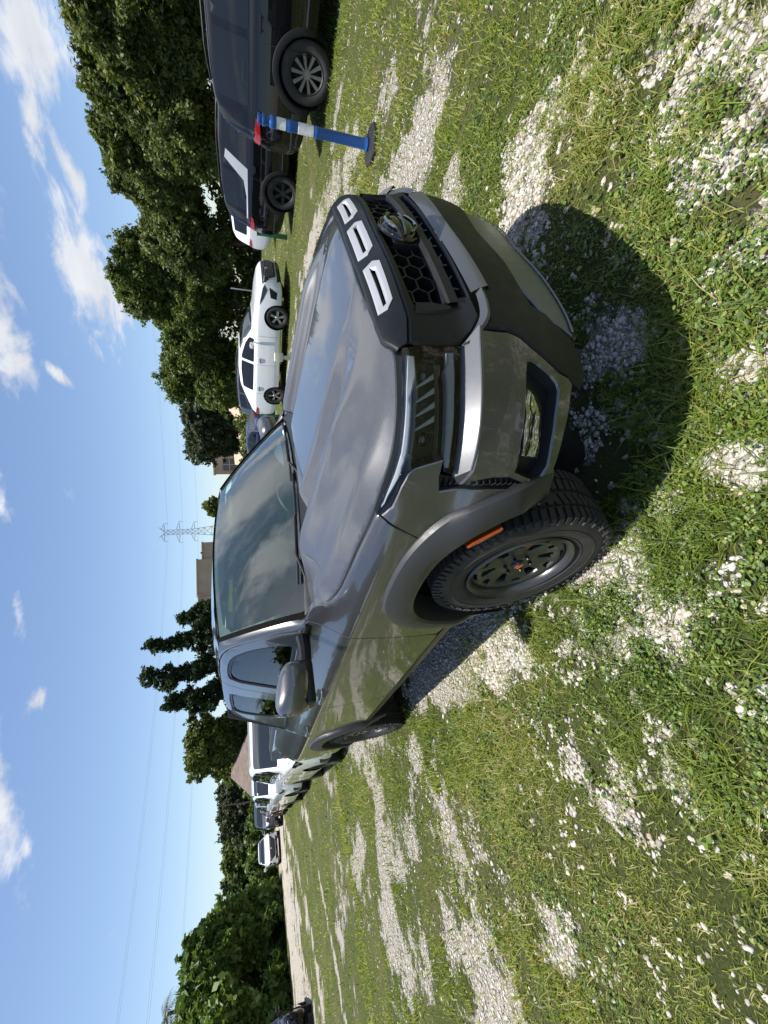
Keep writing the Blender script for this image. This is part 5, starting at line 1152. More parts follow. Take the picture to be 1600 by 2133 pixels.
# ------------------------------------------------------------------ other vehicles
SPEC = {
 'sedan': dict(ax=(1.355, -1.355), r=.325, tw=.215, x=[2.30, 2.24, 2.02, 1.62, 1.15, .92, .40, -.05, -.60, -1.20, -1.70, -2.05, -2.25, -2.33],
   zlo=[.34, .22, .19, .19, .19, .19, .19, .19, .19, .19, .22, .27, .34, .42], zb=[.60, .72, .82, .885, .925, .935, .945, .955, .97, .99, 1.01, .99, .93, .78],
   zt=[.62, .76, .865, .94, .99, 1.03, 1.30, 1.42, 1.445, 1.405, 1.24, 1.09, 1.03, .82], W=[.52, .70, .83, .885, .90, .902, .905, .905, .905, .90, .88, .84, .75, .66], R=[.48, .64, .74, .77, .77, .76, .64, .585, .565, .555, .58, .66, .62, .55],
   wx=[(.62, -.16), (-.24, -1.22)], qx=None, ws=(.92, .08), rw=(-1.86, -1.12)),
 'suv': dict(ax=(1.45, -1.45), r=.375, tw=.245, x=[2.40, 2.34, 2.10, 1.70, 1.25, 1.02, .52, .08, -.70, -1.60, -2.10, -2.38, -2.52, -2.57],
   zlo=[.42, .30, .26, .26, .26, .26, .26, .26, .26, .26, .30, .36, .42, .50], zb=[.78, .95, 1.04, 1.09, 1.12, 1.13, 1.14, 1.15, 1.16, 1.175, 1.18, 1.16, 1.10, .92],
   zt=[.80, 1.0, 1.10, 1.16, 1.20, 1.25, 1.60, 1.725, 1.78, 1.765, 1.72, 1.60, 1.30, .96], W=[.68, .84, .93, .965, .98, .985, .99, .99, .99, .985, .97, .94, .86, .80], R=[.62, .78, .85, .86, .86, .85, .76, .71, .69, .675, .66, .655, .70, .70],
   wx=[(.66, -.22), (-.30, -1.18), (-1.27, -2.02)], qx=None, ws=(1.02, .14), rw=(-2.50, -2.32)),
 'van': dict(ax=(1.50, -1.45), r=.38, tw=.24, x=[2.42, 2.38, 2.20, 1.90, 1.50, 1.25, .75, .30, -.50, -1.50, -2.15, -2.42, -2.52, -2.56],
   zlo=[.45, .34, .28, .28, .28, .28, .28, .28, .28, .28, .30, .36, .42, .5], zb=[.80, 1.0, 1.08, 1.12, 1.15, 1.16, 1.17, 1.18, 1.19, 1.20, 1.20, 1.18, 1.12, .95],
   zt=[.82, 1.04, 1.14, 1.18, 1.22, 1.28, 1.62, 1.80, 1.86, 1.86, 1.84, 1.78, 1.45, 1.0], W=[.74, .88, .95, .98, .99, .995, 1.0, 1.0, 1.0, 1.0, .99, .97, .90, .84], R=[.68, .82, .88, .89, .88, .87, .80, .76, .75, .74, .73, .72, .74, .74],
   wx=[(.90, .02), (-.06, -.98), (-1.06, -1.98)], qx=None, ws=(1.27, .40), rw=(-2.47, -2.30)),
}
def car_wheel(r, w, style, mat_rim):
    e = empty('wheel'); h = w/2; t = MB(); R = r; t.lathe([(R*.64, -h*.8), (R*.70, -h*.95), (R*.82, -h), (R*.93, -h*.94), (R*.985, -h*.78), (R, -h*.5), (R, h*.5), (R*.985, h*.78), (R*.93, h*.94), (R*.82, h), (R*.64, h*.8)], 'Y', 40); t.build('tyre', M['rubber'], e)
    k = MB(); k.lathe([(R*.66, -h*.82), (R*.63, -h*.90), (R*.60, -h*.80), (R*.57, -h*.2), (R*.55, h*.3), (R*.0+.001, h*.3)], 'Y', 40); rb = k.build('rim', M['black'] if style != 'disc' else mat_rim, e)
    s = MB(); n = {'five': 5, 'ten': 10, 'disc': 6}[style]
    for i in range(n):
        th = 2*PI*i/n; c, sn = math.cos(th), math.sin(th); wd0, wd1 = (.050, .075) if style == 'five' else ((.026, .052) if style == 'ten' else (.06, .07)); tw = .10 if style == 'five' else 0
        a0, a1 = np.array((c, sn)), np.array((-sn, c)); p = [a0*R*.10-a1*wd0*.5, a0*R*.10+a1*wd0*.5, a0*R*.625+a1*(wd1*.5+tw*R), a0*R*.625+a1*(-wd1*.5+tw*R)]
        s.add([(q[0], -h*.78, q[1]) for q in p]+[(q[0], -h*.55, q[1]) for q in p], [(0, 1, 2, 3), (0, 4, 5, 1), (1, 5, 6, 2), (2, 6, 7, 3), (3, 7, 4, 0)])
    s.lathe([(.001, -h*.84), (R*.15, -h*.82), (R*.18, -h*.70), (R*.18, -h*.4)], 'Y', 20); s.build('spokes', mat_rim, e, sharp=30)
    return e
def build_car(kind, label, paint, x, y, rz, cat='car', group=None, scale=1.0, name='parked_car', rim='five', rimm=None, cladding=False, details=True, z=0.0, frontlook='grille', pillar=None, tail=True, zs=1.0):
    S = SPEC[kind]; root = empty(name, (x, y, z), rz); root.scale = (scale, scale, scale*zs); meta(root, label, cat, group)
    X = np.array(S['x'])[::-1]; ip = lambda key, q: np.interp(q, X, np.array(S[key])[::-1])
    def sm(key, q, sg=.06): return sum(w*ip(key, np.clip(q+d, X[0], X[-1])) for d, w in ((-1.5*sg, .1), (-.75*sg, .22), (0, .36), (.75*sg, .22), (1.5*sg, .1)))
    xs = np.unique(np.concatenate([np.linspace(X[0], X[-1], 150), X[-1]-np.array([.005, .015, .03, .045]), X[0]+np.array([.005, .015, .03, .045])]))
    def section(q):
        zl, zb, zt, W, R = (float(sm(k, q)) for k in ('zlo', 'zb', 'zt', 'W', 'R')); zt = max(zt, zb+.015)
        c = [(0, zl), (W*.70, zl), (W*.93, zl+.02), (W*.985, zl+.10), (W*1.0, zl+.38*(zb-zl)), (W*.995, zl+.62*(zb-zl)), (W*.985, zl+.80*(zb-zl)), (W*.965, zb-.035), (W*.925, zb)]
        g = zt-zb; wt = W*.925; 
        for t in (.25, .5, .75): c.append((wt+(R-wt)*t+.012*math.sin(t*PI)*min(1, g/.4), zb+(g-min(.05, g*.4))*t))
        c += [(R, zt-min(.05, g*.4)), (R*.93, zt-min(.018, g*.15)), (R*.75, zt-min(.004, g*.04)), (R*.4, zt+.004), (0, zt+.006)]
        return curve_pts(c, 64)
    sec = np.array([section(q) for q in xs]); n, m = sec.shape[:2]
    full = np.concatenate([sec*[[[1, 1]]], (sec*[[[-1, 1]]])[:, ::-1][:, 1:-1]], 1); mm = full.shape[1]
    V = np.concatenate([np.repeat(xs[:, None, None], mm, 1), full], 2).reshape(-1, 3); F = []
    ar = S['r']*1.13; zc = S['r']
    for i in range(n-1):
        for j in range(mm): F.append((i*mm+j, i*mm+(j+1) % mm, (i+1)*mm+(j+1) % mm, (i+1)*mm+j))
    F.append(tuple(range(mm))); F.append(tuple((n-1)*mm+j for j in range(mm)))
    # wheel openings: pull nearby grid points on to the arch, drop faces inside it
    P = V.copy()
    for ax in S['ax']:
        d = np.hypot(V[:, 0]-ax, V[:, 2]-zc); near = (np.abs(d-ar) < .022) & (np.abs(V[:, 1]) > .5*S['W'][4]); f = ar/np.maximum(d, 1e-6)
        P[near, 0] = ax+(V[near, 0]-ax)*f[near]; P[near, 2] = zc+(V[near, 2]-zc)*f[near]
    keep = []
    for f in F:
        c = P[list(f)].mean(0); hole = len(f) == 4 and any(math.hypot(c[0]-ax, c[2]-zc) < ar-.004 for ax in S['ax']) and abs(c[1]) > .5*S['W'][4]
        if not hole: keep.append(f)
    body = np_mesh('body', P, keep, paint, smooth=True, parent=root)
    bm = bmesh.new(); bm.from_mesh(body.data); bmesh.ops.delete(bm, geom=[v for v in bm.verts if not v.link_faces], context='VERTS'); bmesh.ops.recalc_face_normals(bm, faces=bm.faces); bm.to_mesh(body.data); 
    bvh = BVHTree.FromPolygons([tuple(p) for p in V], F); bm.free(); body.data.set_sharp_from_angle(angle=math.radians(38))
    def ray(axis):
        def f(u, v, off):
            out = []
            for a, b in zip(np.ravel(u), np.ravel(v)):
                o, d = {'R': (Vector((a, -3, b)), Vector((0, 1, 0))), 'L': (Vector((a, 3, b)), Vector((0, -1, 0))), 'T': (Vector((a, b, 4)), Vector((0, 0, -1))), 'F': (Vector((5, a, b)), Vector((-1, 0, 0))), 'B': (Vector((-5, a, b)), Vector((1, 0, 0)))}[axis]
                h, nrm, _, _ = bvh.ray_cast(o, d)
                if h is None: h = o+d*(3.0 if axis in 'RL' else 4); nrm = -d
                if nrm.dot(d) > 0: nrm = -nrm
                out.append(h+nrm*off)
            return np.array([tuple(q) for q in out])
        return f
    G = M['carglass']
    for sd in 'RL':
        f = ray(sd)
        for a, b in S['wx']:
            q = np.linspace(a, b, 12); lo = sm('zb', q)+.025; hi = sm('zt', q)-.085; ok = hi > lo+.02
            if ok.sum() < 3: continue
            pl = [(i, k) for i, k in zip(q[ok], lo[ok])]+[(i, k) for i, k in zip(q[ok][::-1], hi[ok][::-1])]
            panel('window', smooth_poly(pl, .03), f, G, root, sp=.09, thick=.004, bev=.002, off=.004)
        if pillar:
            panel('pillar_trim', pillar, f, M['silver'], root, sp=.08, thick=.004, bev=.002, off=.007)
        for dx in ([S['wx'][0][1]-.04, S['wx'][1][1]-.06, S['wx'][0][0]+.14] if details else []):
            g = MB(); zz = np.linspace(float(sm('zlo', dx))+.10, float(sm('zb', dx))-.01, 10); pts = f(0*zz+dx, zz, -.001); g.tube([tuple(p) for p in pts], .0045, 5); g.build('door_gap', M['black'], root)
        for dx in ([S['wx'][0][1]+.10, S['wx'][1][1]+.12] if details else []):
            p = f(np.array([dx-.09, dx-.05, dx+.05, dx+.09]), np.array([float(sm('zb', dx))-.13]*4), .022); p[0] = f(np.array([dx-.09]), np.array([float(sm('zb', dx))-.13]), .0)[0]; p[3] = f(np.array([dx+.09]), np.array([float(sm('zb', dx))-.13]), .0)[0]; h = MB(); h.tube([tuple(a) for a in p], .013, 8); h.build('handle', paint, root)
            panel('handle_cup', [(dx-.07, float(sm('zb', dx))-.165), (dx+.07, float(sm('zb', dx))-.165), (dx+.08, float(sm('zb', dx))-.13), (dx+.07, float(sm('zb', dx))-.10), (dx-.07, float(sm('zb', dx))-.10)], f, M['black'], root, sp=.05, thick=.001, bev=0, off=.002)
        sg = -1 if sd == 'R' else 1
        mx_ = S['wx'][0][0]-.10; mz = float(sm('zb', mx_))+.09; my = sg*(float(sm('W', mx_))+.11); k = MB(); k.box((mx_, my, mz), (.11, .20, .14), bev=.045); k.tube([(mx_, sg*float(sm('W', mx_))*.90, mz-.05), (mx_, my-sg*.05, mz-.03)], .022, 6); k.build('door_mirror', paint, root)
        if cladding:
            for ax in S['ax']:
                rows = []
                th = np.linspace(math.radians(-15), math.radians(195), 36)
                for rr, off in ((ar+.075, .0), (ar+.07, .012), (ar+.01, .022), (ar-.012, .012), (ar-.02, -.06)): rows.append(f(ax+rr*np.cos(th), np.maximum(zc+rr*np.sin(th), float(sm('zlo', ax))+.03), off))
                ruled('arch_cladding', rows, M['rawplastic'], root, flipchk=(0, sg, 0))
            q = np.linspace(S['ax'][0]-ar-.05, S['ax'][1]+ar+.05, 20); ruled('sill_cladding', [f(q, sm('zlo', q)+.18, .004), f(q, sm('zlo', q)+.16, .014), f(q, sm('zlo', q)+.03, .014)], M['rawplastic'], root, flipchk=(0, sg, 0))
            q = np.linspace(S['ax'][1]-ar-.06, X[0]+.10, 12)
            ruled('bumper_cladding', [f(q, 0*q+.56, .004), f(q, 0*q+.54, .014), f(q, np.maximum(sm('zlo', q)+.03, .34), .014)], M['rawplastic'], root, flipchk=(0, sg, 0))
        # glasshouse chrome / shadow line
        for ax in S['ax']:
            th = np.linspace(math.radians(-30), math.radians(210), 24); yo = sg*float(ip('W', ax))*.97
            ruled('wheel_well', [np.array([(ax+ar*math.cos(t), yo, zc+ar*math.sin(t)) for t in th]), np.array([(ax+ar*math.cos(t), yo*.55, zc+ar*math.sin(t)) for t in th])], M['black'], root)
        # front lamp wraps on to the wing, rear lamp on to the flank
        zf = float(ip('zb', X[-1]-.28)); zr = float(ip('zb', X[0]+.2))
    fT = ray('T'); a, b = S['ws']; ya, yb = float(sm('R', a))-.02, float(sm('R', b))-.055
    panel('windshield', smooth_poly([(a+.06, -ya*.45), (a+.06, ya*.45), (a-.02, ya*.97), (b, yb), (b+.05, 0), (b, -yb), (a-.02, -ya*.97)], .04), fT, G, root, sp=.09, thick=.004, bev=.002, off=.005)
    a, b = S['rw']
    if kind == 'sedan': panel('rear_window', smooth_poly([(a, -.56), (a-.02, 0), (a, .56), (b, .50), (b, -.50)], .04), fT, G, root, sp=.09, thick=.004, bev=.002, off=.005)
    fF, fB = ray('F'), ray('B')
    zbF = float(ip('zb', X[-1]-.2)); wF = S['W'][1]; zr = float(ip('zb', X[0]+.15)); wB = S['W'][-3]
    if kind != 'sedan': panel('rear_window', smooth_poly([(-wB*.72, zr+.08), (wB*.72, zr+.08), (wB*.60, S['zt'][-4]-.10), (-wB*.60, S['zt'][-4]-.10)], .05), fB, G, root, sp=.1, thick=.004, bev=.002, off=.005)
    if kind == 'sedan':
        panel('grille', [(-.68, .735), (.68, .735), (.60, .56), (.42, .37), (-.42, .37), (-.60, .56)], fF, M['black'], root, sp=.06, thick=.006, bev=.002, off=.008)
        for zz in np.arange(.44, .70, .035):
            g = MB(); hw = .40+(zz-.40)*.6; pts = fF(np.linspace(-hw, hw, 12), np.full(12, zz), .014); g.tube([tuple(p) for p in pts], .006, 5); g.build('grille_bar', M['rimgrey'], root)
        panel('lower_grille', [(-.66, .345), (.66, .345), (.55, .235), (-.55, .235)], fF, M['plastic'], root, sp=.06, thick=.006, bev=.002, off=.008)
        em = fF(np.array([0.]), np.array([.60]), .02)[0]; e = MB(); e.lathe([(.001, .004), (.045, .002), (.05, -.006)], 'X', 24, tuple(em)); e.build('emblem', M['chrome'], root)
    else:
        panel('grille', [(-.48, zbF-.10), (.48, zbF-.10), (.42, zbF-.36), (-.42, zbF-.36)], fF, M['gloss'], root, sp=.07, thick=.006, bev=.002, off=.008)
        panel('lower_grille', [(-.60, .50), (.60, .50), (.55, .38), (-.55, .38)], fF, M['plastic'], root, sp=.07, thick=.006, bev=.002, off=.008)
        for zz in (zbF-.18, zbF-.27):
            g = MB(); pts = fF(np.linspace(-.44, .44, 12), np.full(12, zz), .014); g.tube([tuple(p) for p in pts], .010, 5); g.build('grille_bar', M['chrome'], root)
    for sg in (1, -1):
        f = ray('R' if sg < 0 else 'L'); x1 = X[-1]-.10; x0 = X[-1]-.62
        zq = zbF-.06
        panel('headlight', [(x1-.02, zq-.05), (x1-.10, zq+.005), (x0+.1, zq+.075), (x0, zq+.085), (x0+.16, zq-.01), (x1-.12, zq-.12)] if kind == 'sedan' else [(x1-.02, zq-.02), (x1-.14, zq+.02), (x0+.18, zq+.04), (x0+.14, zq-.03), (x1-.12, zq-.15)], f, M['gloss'], root, sp=.06, thick=.004, bev=.002, off=.005)
        hp = [(sg*wF*.62, zq-.03), (sg*wF*.93, zq+.0), (sg*wF*.95, zq-.09), (sg*wF*.66, zq-.12)]; hl_ = panel('headlight', hp, fF, M['gloss'], root, sp=.06, thick=.004, bev=.002, off=.006)
        panel('light_guide', [(sg*wF*.66, zq-.045), (sg*wF*.92, zq-.02), (sg*wF*.92, zq-.035), (sg*wF*.67, zq-.062)], fF, M['drl'], hl_, sp=.05, thick=.004, bev=.001, off=.012)
        panel('side_intake', [(x1-.06, .56), (x1-.30, .52), (x1-.34, .36), (x1-.16, .34)], f, M['plastic'], root, sp=.06, thick=.004, bev=.002, off=.004)
        if tail:
            xr = X[0]+.10
            tq = [(xr-.02, zr-.03), (xr+.36, zr-.045), (xr+.30, zr-.10), (xr+.02, zr-.13)]; panel('tail_light', tq, f, M['red'], root, sp=.05, thick=.01, bev=.003, off=.008)
            panel('tail_light', [(sg*wB*.50, zr-.05), (sg*wB*.98, zr-.02), (sg*wB*.98, zr-.12), (sg*wB*.58, zr-.11)], fB, M['red'], root, sp=.05, thick=.01, bev=.003, off=.008)
    panel('license_plate', [(-.16, zr-.30), (.16, zr-.30), (.16, zr-.18), (-.16, zr-.18)], fB, M['paper'], root, sp=.1, thick=.006, bev=.001, off=.012)
    panel('rear_bumper', [(-wB*.9, .55), (wB*.9, .55), (wB*.85, .36), (-wB*.85, .36)], fB, M['plastic'], root, sp=.08, thick=.01, bev=.004, off=.010)
    if kind == 'suv':
        for sg in (1, -1):
            q = np.linspace(.1, -1.9, 12); t = MB(); yy = sg*(sm('R', q)-.06); t.tube([(a, b, c) for a, b, c in zip(q, yy, sm('zt', q)+.03*np.minimum(1, np.minimum(np.arange(12), 11-np.arange(12))/1.5))], .016, 6); t.build('roof_rail', M['plastic'], root)
    w0 = car_wheel(S['r'], S['tw'], rim, rimm or M['rimsil']); w0.parent = root
    k = 0
    for ax in S['ax']:
        for sg in (-1, 1):
            w = w0 if k == 0 else copy_tree(w0, root); w.location = (ax, sg*(float(ip('W', ax))-S['tw']/2-.012), S['r']); w.rotation_euler = (0, .4*k+.2, 0 if sg < 0 else PI); k += 1
    return root
# ------------------------------------------------------------------ where the other vehicles stand
def polar(az, d): a = math.radians(az); return CAM.x+d*math.cos(a), CAM.y+d*math.sin(a)
R_ = math.radians
def place(ax_xy, rz, ax_local, sc=1.0):
    """root position so that the axle point ax_local lands on ax_xy"""
    c, s = math.cos(rz), math.sin(rz); lx, ly = ax_local[0]*sc, ax_local[1]*sc; return ax_xy[0]-(c*lx-s*ly), ax_xy[1]-(s*lx+c*ly)
# black SUV whose rear half is in the picture
rz = R_(-11); p = place((.22, 8.0), rz, (-1.45, -.86), 1.06)
build_car('suv', 'glossy black SUV cut by the picture edge, nearest behind the blue post', M['blackp'], *p, rz, 'suv', 'black vehicles parked under the oaks', 1.06, 'parked_suv', 'ten', M['rimgrey'], cladding=True)
rz = R_(-12); p = place((-2.47, 11.5), rz, (-1.45, -.86), 1.06)
build_car('suv', 'black SUV with a silver rear pillar, behind the nearer black one', M['blackp'], *p, rz, 'suv', 'black vehicles parked under the oaks', 1.06, 'parked_suv', 'disc', M['black'], cladding=True, pillar=[(-.86, 1.63), (-1.04, 1.66), (-1.36, 1.26), (-1.70, 1.20), (-2.2, 1.20), (-2.2, 1.17), (-1.10, 1.17)])
rz = R_(-12); p = place(polar(111.6, 20.5), rz, (-2.3, -.86), 1.0)
build_car('suv', 'white SUV mostly hidden behind the black one with a silver pillar', M['whitep'], *p, rz, 'suv', None, 1.0, 'parked_suv', 'five', M['rimsil'], details=False, z=-.02)
rz = R_(1); p = place((-5.69, 11.29), rz, (1.355, -.80), 1.07)
build_car('sedan', 'white sedan with black grille and five spoke wheels beyond the truck hood', M['whitep'], *p, rz, 'sedan', None, 1.07, 'parked_sedan', 'five', M['rimsil'], z=.10)
build_car('suv', 'dark grey SUV showing only its roof behind the white sedan', M['greyp'], -10.2, 15.6, R_(1), 'suv', None, 1.0, 'parked_suv', 'five', M['rimsil'], details=False)
build_car('sedan', 'dark blue sedan hidden behind the tail of the white sedan', M['navyp'], -14.6, 15.9, R_(1), 'sedan', None, 1.02, 'parked_sedan', 'five', M['rimsil'], details=False)
# the queue behind the truck
Q = 'queue of vehicles parked behind the truck'
build_car('van', 'white high roofed vehicle directly behind the truck tail', M['whitep'], -9.0, .34, R_(-2), 'van', Q, 1.0, 'parked_van', 'five', M['rimgrey'], zs=.90)
build_car('suv', 'white SUV second in the queue behind the truck', M['whitep'], -15.4, .32, R_(1), 'suv', Q, .95, 'parked_suv', 'five', M['rimgrey'], details=False)
build_car('suv', 'silver SUV third in the queue behind the truck', M['silverp'], -21.6, .42, R_(0), 'suv', Q, .92, 'parked_suv', 'five', M['rimgrey'], details=False)
build_car('sedan', 'dark red car fourth in the queue behind the truck', M['redp'], -28.0, .45, R_(0), 'car', Q, 1.0, 'parked_car', 'five', M['rimgrey'], details=False)
build_car('suv', 'grey SUV at the far end of the queue', M['greyp'], -35.0, .2, R_(-3), 'suv', Q, 1.0, 'parked_suv', 'five', M['rimgrey'], details=False)
build_car('sedan', 'small white car facing the camera alone by the far hedge', M['whitep'], -41.5, -2.0, R_(3), 'car', None, 1.12, 'parked_car', 'five', M['rimgrey'], details=False)
build_car('suv', 'dark vehicle with a tan tube rail, cut by the picture edge beside the gravel lane', M['blackp'], *polar(193.9, 24.0), R_(10), 'suv', None, .9, 'parked_suv', 'five', M['rimgrey'], details=False)
# ------------------------------------------------------------------ blue delineator post
M['blue'] = mat('blue plastic', (.012, .085, .30), .38, coat=.2, fn=rough_var(.3, .48, 25))
M['reflect'] = mat('white reflective band', (.70, .70, .69), .4, fn=lambda nt, b: nt.links.new(ramp(nt, nz(nt, 30, 5, .7).outputs[0], [(.3, (.50, .50, .49)), (.55, (.74, .74, .73))]).outputs[0], b.inputs['Base Color']))
post = empty('delineator_post', (.20, 4.57, float(ground_z(np.array([.2]), np.array([4.57]))[0]))); meta(post, 'blue plastic delineator post with two white bands on a black base', 'post')
H = 1.27
mb = MB(); mb.lathe([(.001, .05), (.062, .05), (.066, .075), (.058, .09), (.054, .12), (.052, .62), (.056, .64), (.056, .66), (.049, .68), (.0495, .90), (.056, .92), (.056, .955), (.050, .98), (.050, 1.09), (.058, 1.105), (.060, 1.14), (.048, 1.16), (.040, 1.165), (.040, 1.19), (.055, 1.20), (.057, 1.225), (.042, 1.235), (.042, 1.25), (.054, 1.255), (.054, 1.275), (.001, 1.28)], 'Z', 36); mb.build('post_tube', M['blue'], post)
for z0, z1 in ((.685, .855), (.985, 1.085)):
    b = MB(); b.lathe([(.0490, z0), (.0515, z0+.002), (.0515, z1-.002), (.0490, z1)], 'Z', 36); b.build('reflective_band', M['reflect'], post)
b = MB(); R8 = .165; pl = [(R8*math.cos(2*PI*(i+.5)/8)*1.25, R8*1.5*math.sin(2*PI*(i+.5)/8)) for i in range(8)]
b.add([(x, y, .0) for x, y in pl]+[(x*.98, y*.98, .035) for x, y in pl]+[(x*.60, y*.60, .055) for x, y in pl], [tuple(range(16, 24))]+[(i, (i+1) % 8, 8+(i+1) % 8, 8+i) for i in range(8)]+[(8+i, 8+(i+1) % 8, 16+(i+1) % 8, 16+i) for i in range(8)])
bs_ = b.build('post_base', M['rawplastic'], post, smooth=False); bs_.rotation_euler = (0, 0, R_(25))
# ------------------------------------------------------------------ small posts in the lot
M['cream'] = mat('cream paint', (.62, .58, .44), .5, fn=rough_var(.4, .6)); M['greenpost'] = mat('green painted steel', (.012, .10, .045), .45, fn=rough_var(.35, .55)); M['steel'] = mat('galvanised steel', (.42, .43, .44), .4, .8, fn=rough_var(.3, .5)); M['wood'] = mat('weathered wood', (.12, .10, .08), .85, fn=rough_var(.8, .9)); M['tan'] = mat('tan stucco', (.46, .34, .25), .9, fn=lambda nt, b: (nt.links.new(ramp(nt, nz(nt, .5, 5, .6).outputs[0], [(.3, (.40, .295, .215)), (.7, (.50, .375, .28))]).outputs[0], b.inputs['Base Color']), bump(nt, b, nz(nt, 6, 3).outputs[0], .2, .02)))
x, y = polar(123.4, 9.0); e = empty('utility_marker', (x, y, 0), R_(35)); meta(e, 'cream box shaped marker post standing in front of the white sedan door', 'marker post')
b = MB(); b.box((0, 0, .40), (.07, .07, .80), bev=.01); b.box((0, 0, .84), (.16, .15, .16), bev=.02); b.box((.16, 0, .30), (.05, .06, .60), bev=.01); b.box((.08, 0, .58), (.22, .06, .05), bev=.01); b.build('marker_body', M['cream'], e)
for az_, d, h, lb in ((110.6, 15.5, .95, 'short green post in front of the white SUV tail'), (130.6, 15.0, .95, 'short green post behind the tail of the white sedan')):
    x, y = polar(az_, d); e = empty('bollard', (x, y, 0)); meta(e, lb, 'post'); b = MB(); b.box((0, 0, h/2), (.13, .05, h), bev=.01); b.box((0, 0, h+.015), (.15, .07, .03), bev=.006); b.build('post_body', M['greenpost'], e)
for az_, d, h, lb in ((132.5, 21, 1.25, 'thin white stake in the grass right of the truck cab'), (116.4, 22, 1.9, 'thin pale pole under the trees right of the white sedan roof')):
    x, y = polar(az_, d); e = empty('stake', (x, y, 0)); meta(e, lb, 'stake'); b = MB(); b.tube([(0, 0, -.05), (.02, 0, h)], .028, 8); b.build('stake_body', M['silver'], e)
# ------------------------------------------------------------------ buildings
M['roofb'] = mat('brown shingle roof', (.17, .13, .11), .9, fn=lambda nt, b: (nt.links.new(ramp(nt, nz(nt, 3, 5, .6).outputs[0], [(.3, (.13, .10, .085)), (.7, (.21, .165, .14))]).outputs[0], b.inputs['Base Color']), bump(nt, b, nz(nt, 20, 2, stretch=(1, 1, 6)).outputs[0], .4, .03)))
def block(name, label, cen, rz, blocks, mt, cat='building', extra=None):
    e = empty(name, (*cen, 0), rz); meta(e, label, cat)
    for i, (x0, x1, y0, y1, z1) in enumerate(blocks):
        b = MB(); b.box(((x0+x1)/2, (y0+y1)/2, z1/2), (x1-x0, y1-y0, z1)); b.build('wall', mt, e, smooth=False); c = MB(); c.box(((x0+x1)/2, (y0+y1)/2, z1+.10), (x1-x0+.24, y1-y0+.24, .24), bev=.03); c.build('parapet', mt, e)
    if extra: extra(e)
    return e
# local x runs across the view (towards the right of the picture), local y away from the viewer
def facing(az): return math.radians(az-90)
def ext1(e):
    for x in (-3.2, 1.5, 5.2):
        w = MB(); w.box((x, -.03, 5.6), (1.2, .06, 1.3)); f = w.build('window', M['darkglass'], e, smooth=False)
    v = MB(); v.tube([(-.4, -.05, 0), (-.4, -.05, 9.6)], .07, 6); v.build('downpipe', M['tan'], e)
    for x in (6.4, -1.2):
        l = MB(); l.box((x, -.10, 8.9), (.25, .2, .3), bev=.03); l.build('wall_light', M['black'], e)
block('apartment_building', 'tan flat topped apartment building behind the truck roof', polar(152.6, 75), facing(152.6), [(-7.2, -.6, 0, 9, 9.35), (-.6, 5.4, .35, 9, 9.55), (5.4, 8.2, .8, 9, 8.75)], M['tan'], extra=ext1)
def ext2(e):
    for x in (-1.6, .3):
        w = MB(); w.box((x, -.04, 3.6), (1.55, .08, 1.55)); f = w.build('window', M['darkglass'], e, smooth=False); m = MB(); m.box((x, -.09, 3.6), (.06, .03, 1.5)); m.box((x, -.09, 3.6), (1.5, .03, .06)); m.build('window_frame', M['silver'], f, smooth=False)
    r = MB(); r.add([(-1.6, -4.6, 1.9), (7.5, -4.6, 1.9), (7.0, -.2, 3.5), (-1.6, -.2, 2.9), (-1.6, -4.6, 0), (7.5, -4.6, 0), (7.0, -.2, 0), (-1.6, -.2, 0)], [(0, 1, 2, 3), (0, 4, 5, 1), (1, 5, 6, 2), (0, 3, 7, 4)]); r.build('porch_roof', M['tan'], e, smooth=False)
    b = MB(); b.box((-.6, -4.65, 1.2), (.25, .1, 1.9), Matrix.Rotation(R_(22), 3, 'Y')); b.build('gutter', M['roofb'], e, smooth=False)
block('apartment_building', 'tan building with dark windows between the tree and the truck windshield', polar(135.2, 60), facing(135.2), [(-2.9, -.3, 0, 8, 5.4), (-.3, 2.2, .2, 8, 6.1), (2.2, 6.0, .5, 8, 6.45)], M['tan'], extra=ext2)
hx, hy = polar(172.9, 45); e = empty('house', (hx, hy, 0), facing(172.9)); meta(e, 'low house with a brown gable roof above the queue of parked vehicles', 'house')
b = MB(); b.box((0, 3, .8), (7.0, 6, 1.6)); b.build('wall', M['tan'], e, smooth=False)
r = MB(); r.add([(-2.6, -.4, 1.45), (4.2, -.4, 1.45), (4.2, 6.4, 1.45), (-2.6, 6.4, 1.45), (-.3, 2.2, 3.75), (.6, 4.0, 3.75)], [(0, 1, 5, 4), (1, 2, 5), (2, 3, 4, 5), (3, 0, 4), (0, 3, 2, 1)]); r.build('roof', M['roofb'], e, smooth=False)
# ------------------------------------------------------------------ pylon, wires, lamp posts
px_, py_ = polar(145.0, 170); e = empty('transmission_tower', (px_, py_, 0), facing(145)); meta(e, 'steel lattice transmission tower beyond the tan building', 'pylon')
m = MB(); HT = 32.2
wid = lambda z: .85+2.9*(max(0, 1-z/22))**1.25
lev = [0, 4, 8, 11.5, 14.5, 17, 19, 21, 22.6, 24.2, 25.8, 27.4, 29, 30.6]
cor = lambda z: [(sx*wid(z), sy*wid(z), z) for sx, sy in ((-1, -1), (1, -1), (1, 1), (-1, 1))]
for a, b in zip(lev[:-1], lev[1:]):
    A, B = cor(a), cor(b)
    for i in range(4):
        j = (i+1) % 4; m.tube([A[i], B[i]], .10, 4, False); m.tube([A[i], B[j]], .055, 4, False); m.tube([A[j], B[i]], .055, 4, False); m.tube([B[i], B[j]], .055, 4, False)
for sx in (-1, 1):
    m.tube([(sx*.85, 0, 30.6), (sx*1.9, 0, HT)], .08, 4, False); m.tube([(0, 0, 30.0), (sx*1.9, 0, HT)], .06, 4, False)
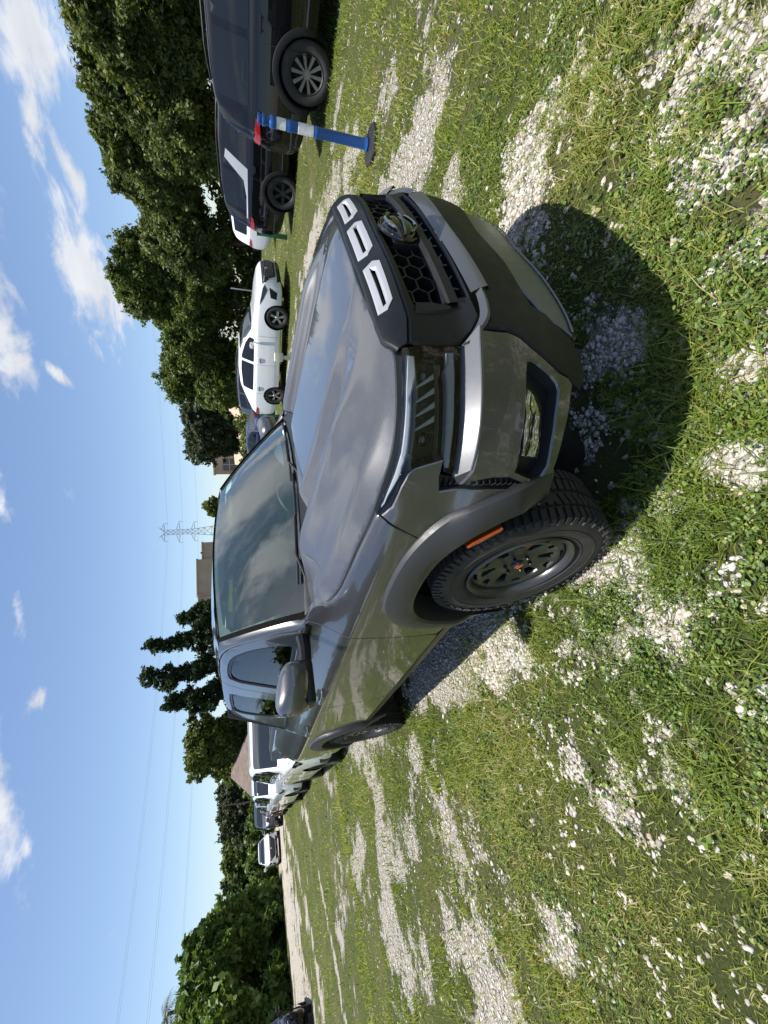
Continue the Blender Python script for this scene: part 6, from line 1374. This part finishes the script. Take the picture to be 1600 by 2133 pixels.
m.build('lattice', M['steel'], e, smooth=False)
arms = []
for z, w in ((30.2, 2.6), (25.2, 3.2), (20.2, 2.9)):
    for sx in (-1, 1):
        a = MB()
        for sy in (-.6, .6): a.tube([(sx*wid(z), sy, z), (sx*(w+.6), 0, z+.2)], .07, 4, False); a.tube([(sx*wid(z), sy, z+1.2), (sx*(w+.6), 0, z+.2)], .06, 4, False)
        a.tube([(sx*(w+.6), 0, z+.2), (sx*(w+.6), 0, z-1.0)], .09, 5, False); a.build('cross_arm', M['steel'], e, smooth=False); arms.append((sx*(w+.6), z-1.0))
M['wire'] = mat('power cable', (.30, .33, .37), .6, .3, fn=rough_var(.5, .7))
Tm = Matrix.Translation((px_, py_, 0)) @ Matrix.Rotation(facing(145), 4, 'Z')
WL = ['topmost left', 'topmost right', 'middle left', 'middle right', 'lowest left', 'lowest right']
for (ax_, az_), lb in zip(arms, WL):
    p = Tm @ Vector((ax_, 0, az_)); w = MB()
    for q in ((-122, -34, az_-2), (-40, 210, az_+6)):
        pts = []
        for t in np.linspace(0, 1, 15): pts.append((p.x+(q[0]-p.x)*t, p.y+(q[1]+ax_*1.0-p.y)*t, p.z+(q[2]-p.z)*t-6*t*(1-t)))
        w.tube(pts, .015, 4, False)
    o = w.build('power_line', M['wire'], None, smooth=False, fix=False); meta(o, 'thin power cable strung from the %s arm of the lattice tower' % lb, 'cable', 'power cables across the sky')
for x, y, h, dx, lb in ((-46.5, 1.8, 4.8, .0, 'dark lamp post with a hooked head left of the brown roof'), (-48.6, -1.25, 4.1, 0, 'dark leaning pole behind the far white car'), (-46.5, -4.6, 3.2, 0, 'short dark pole behind the thin grey tree')):
    e = empty('lamp_post', (x, y, 0), R_(90)); meta(e, lb, 'pole'); b = MB(); b.tube([(0, 0, -.1), (.05, 0, h*.6), (.22, 0, h)], [.07, .055, .045], 8); b.build('pole', M['wood'], e)
    if 'hooked' in lb: b = MB(); b.tube([(.22, 0, h), (.30, 0, h+.16), (.48, 0, h+.14), (.52, 0, h-.04)], .045, 6); b.box((.52, 0, h-.12), (.20, .16, .16), bev=.03); b.build('lamp_head', M['black'], e)
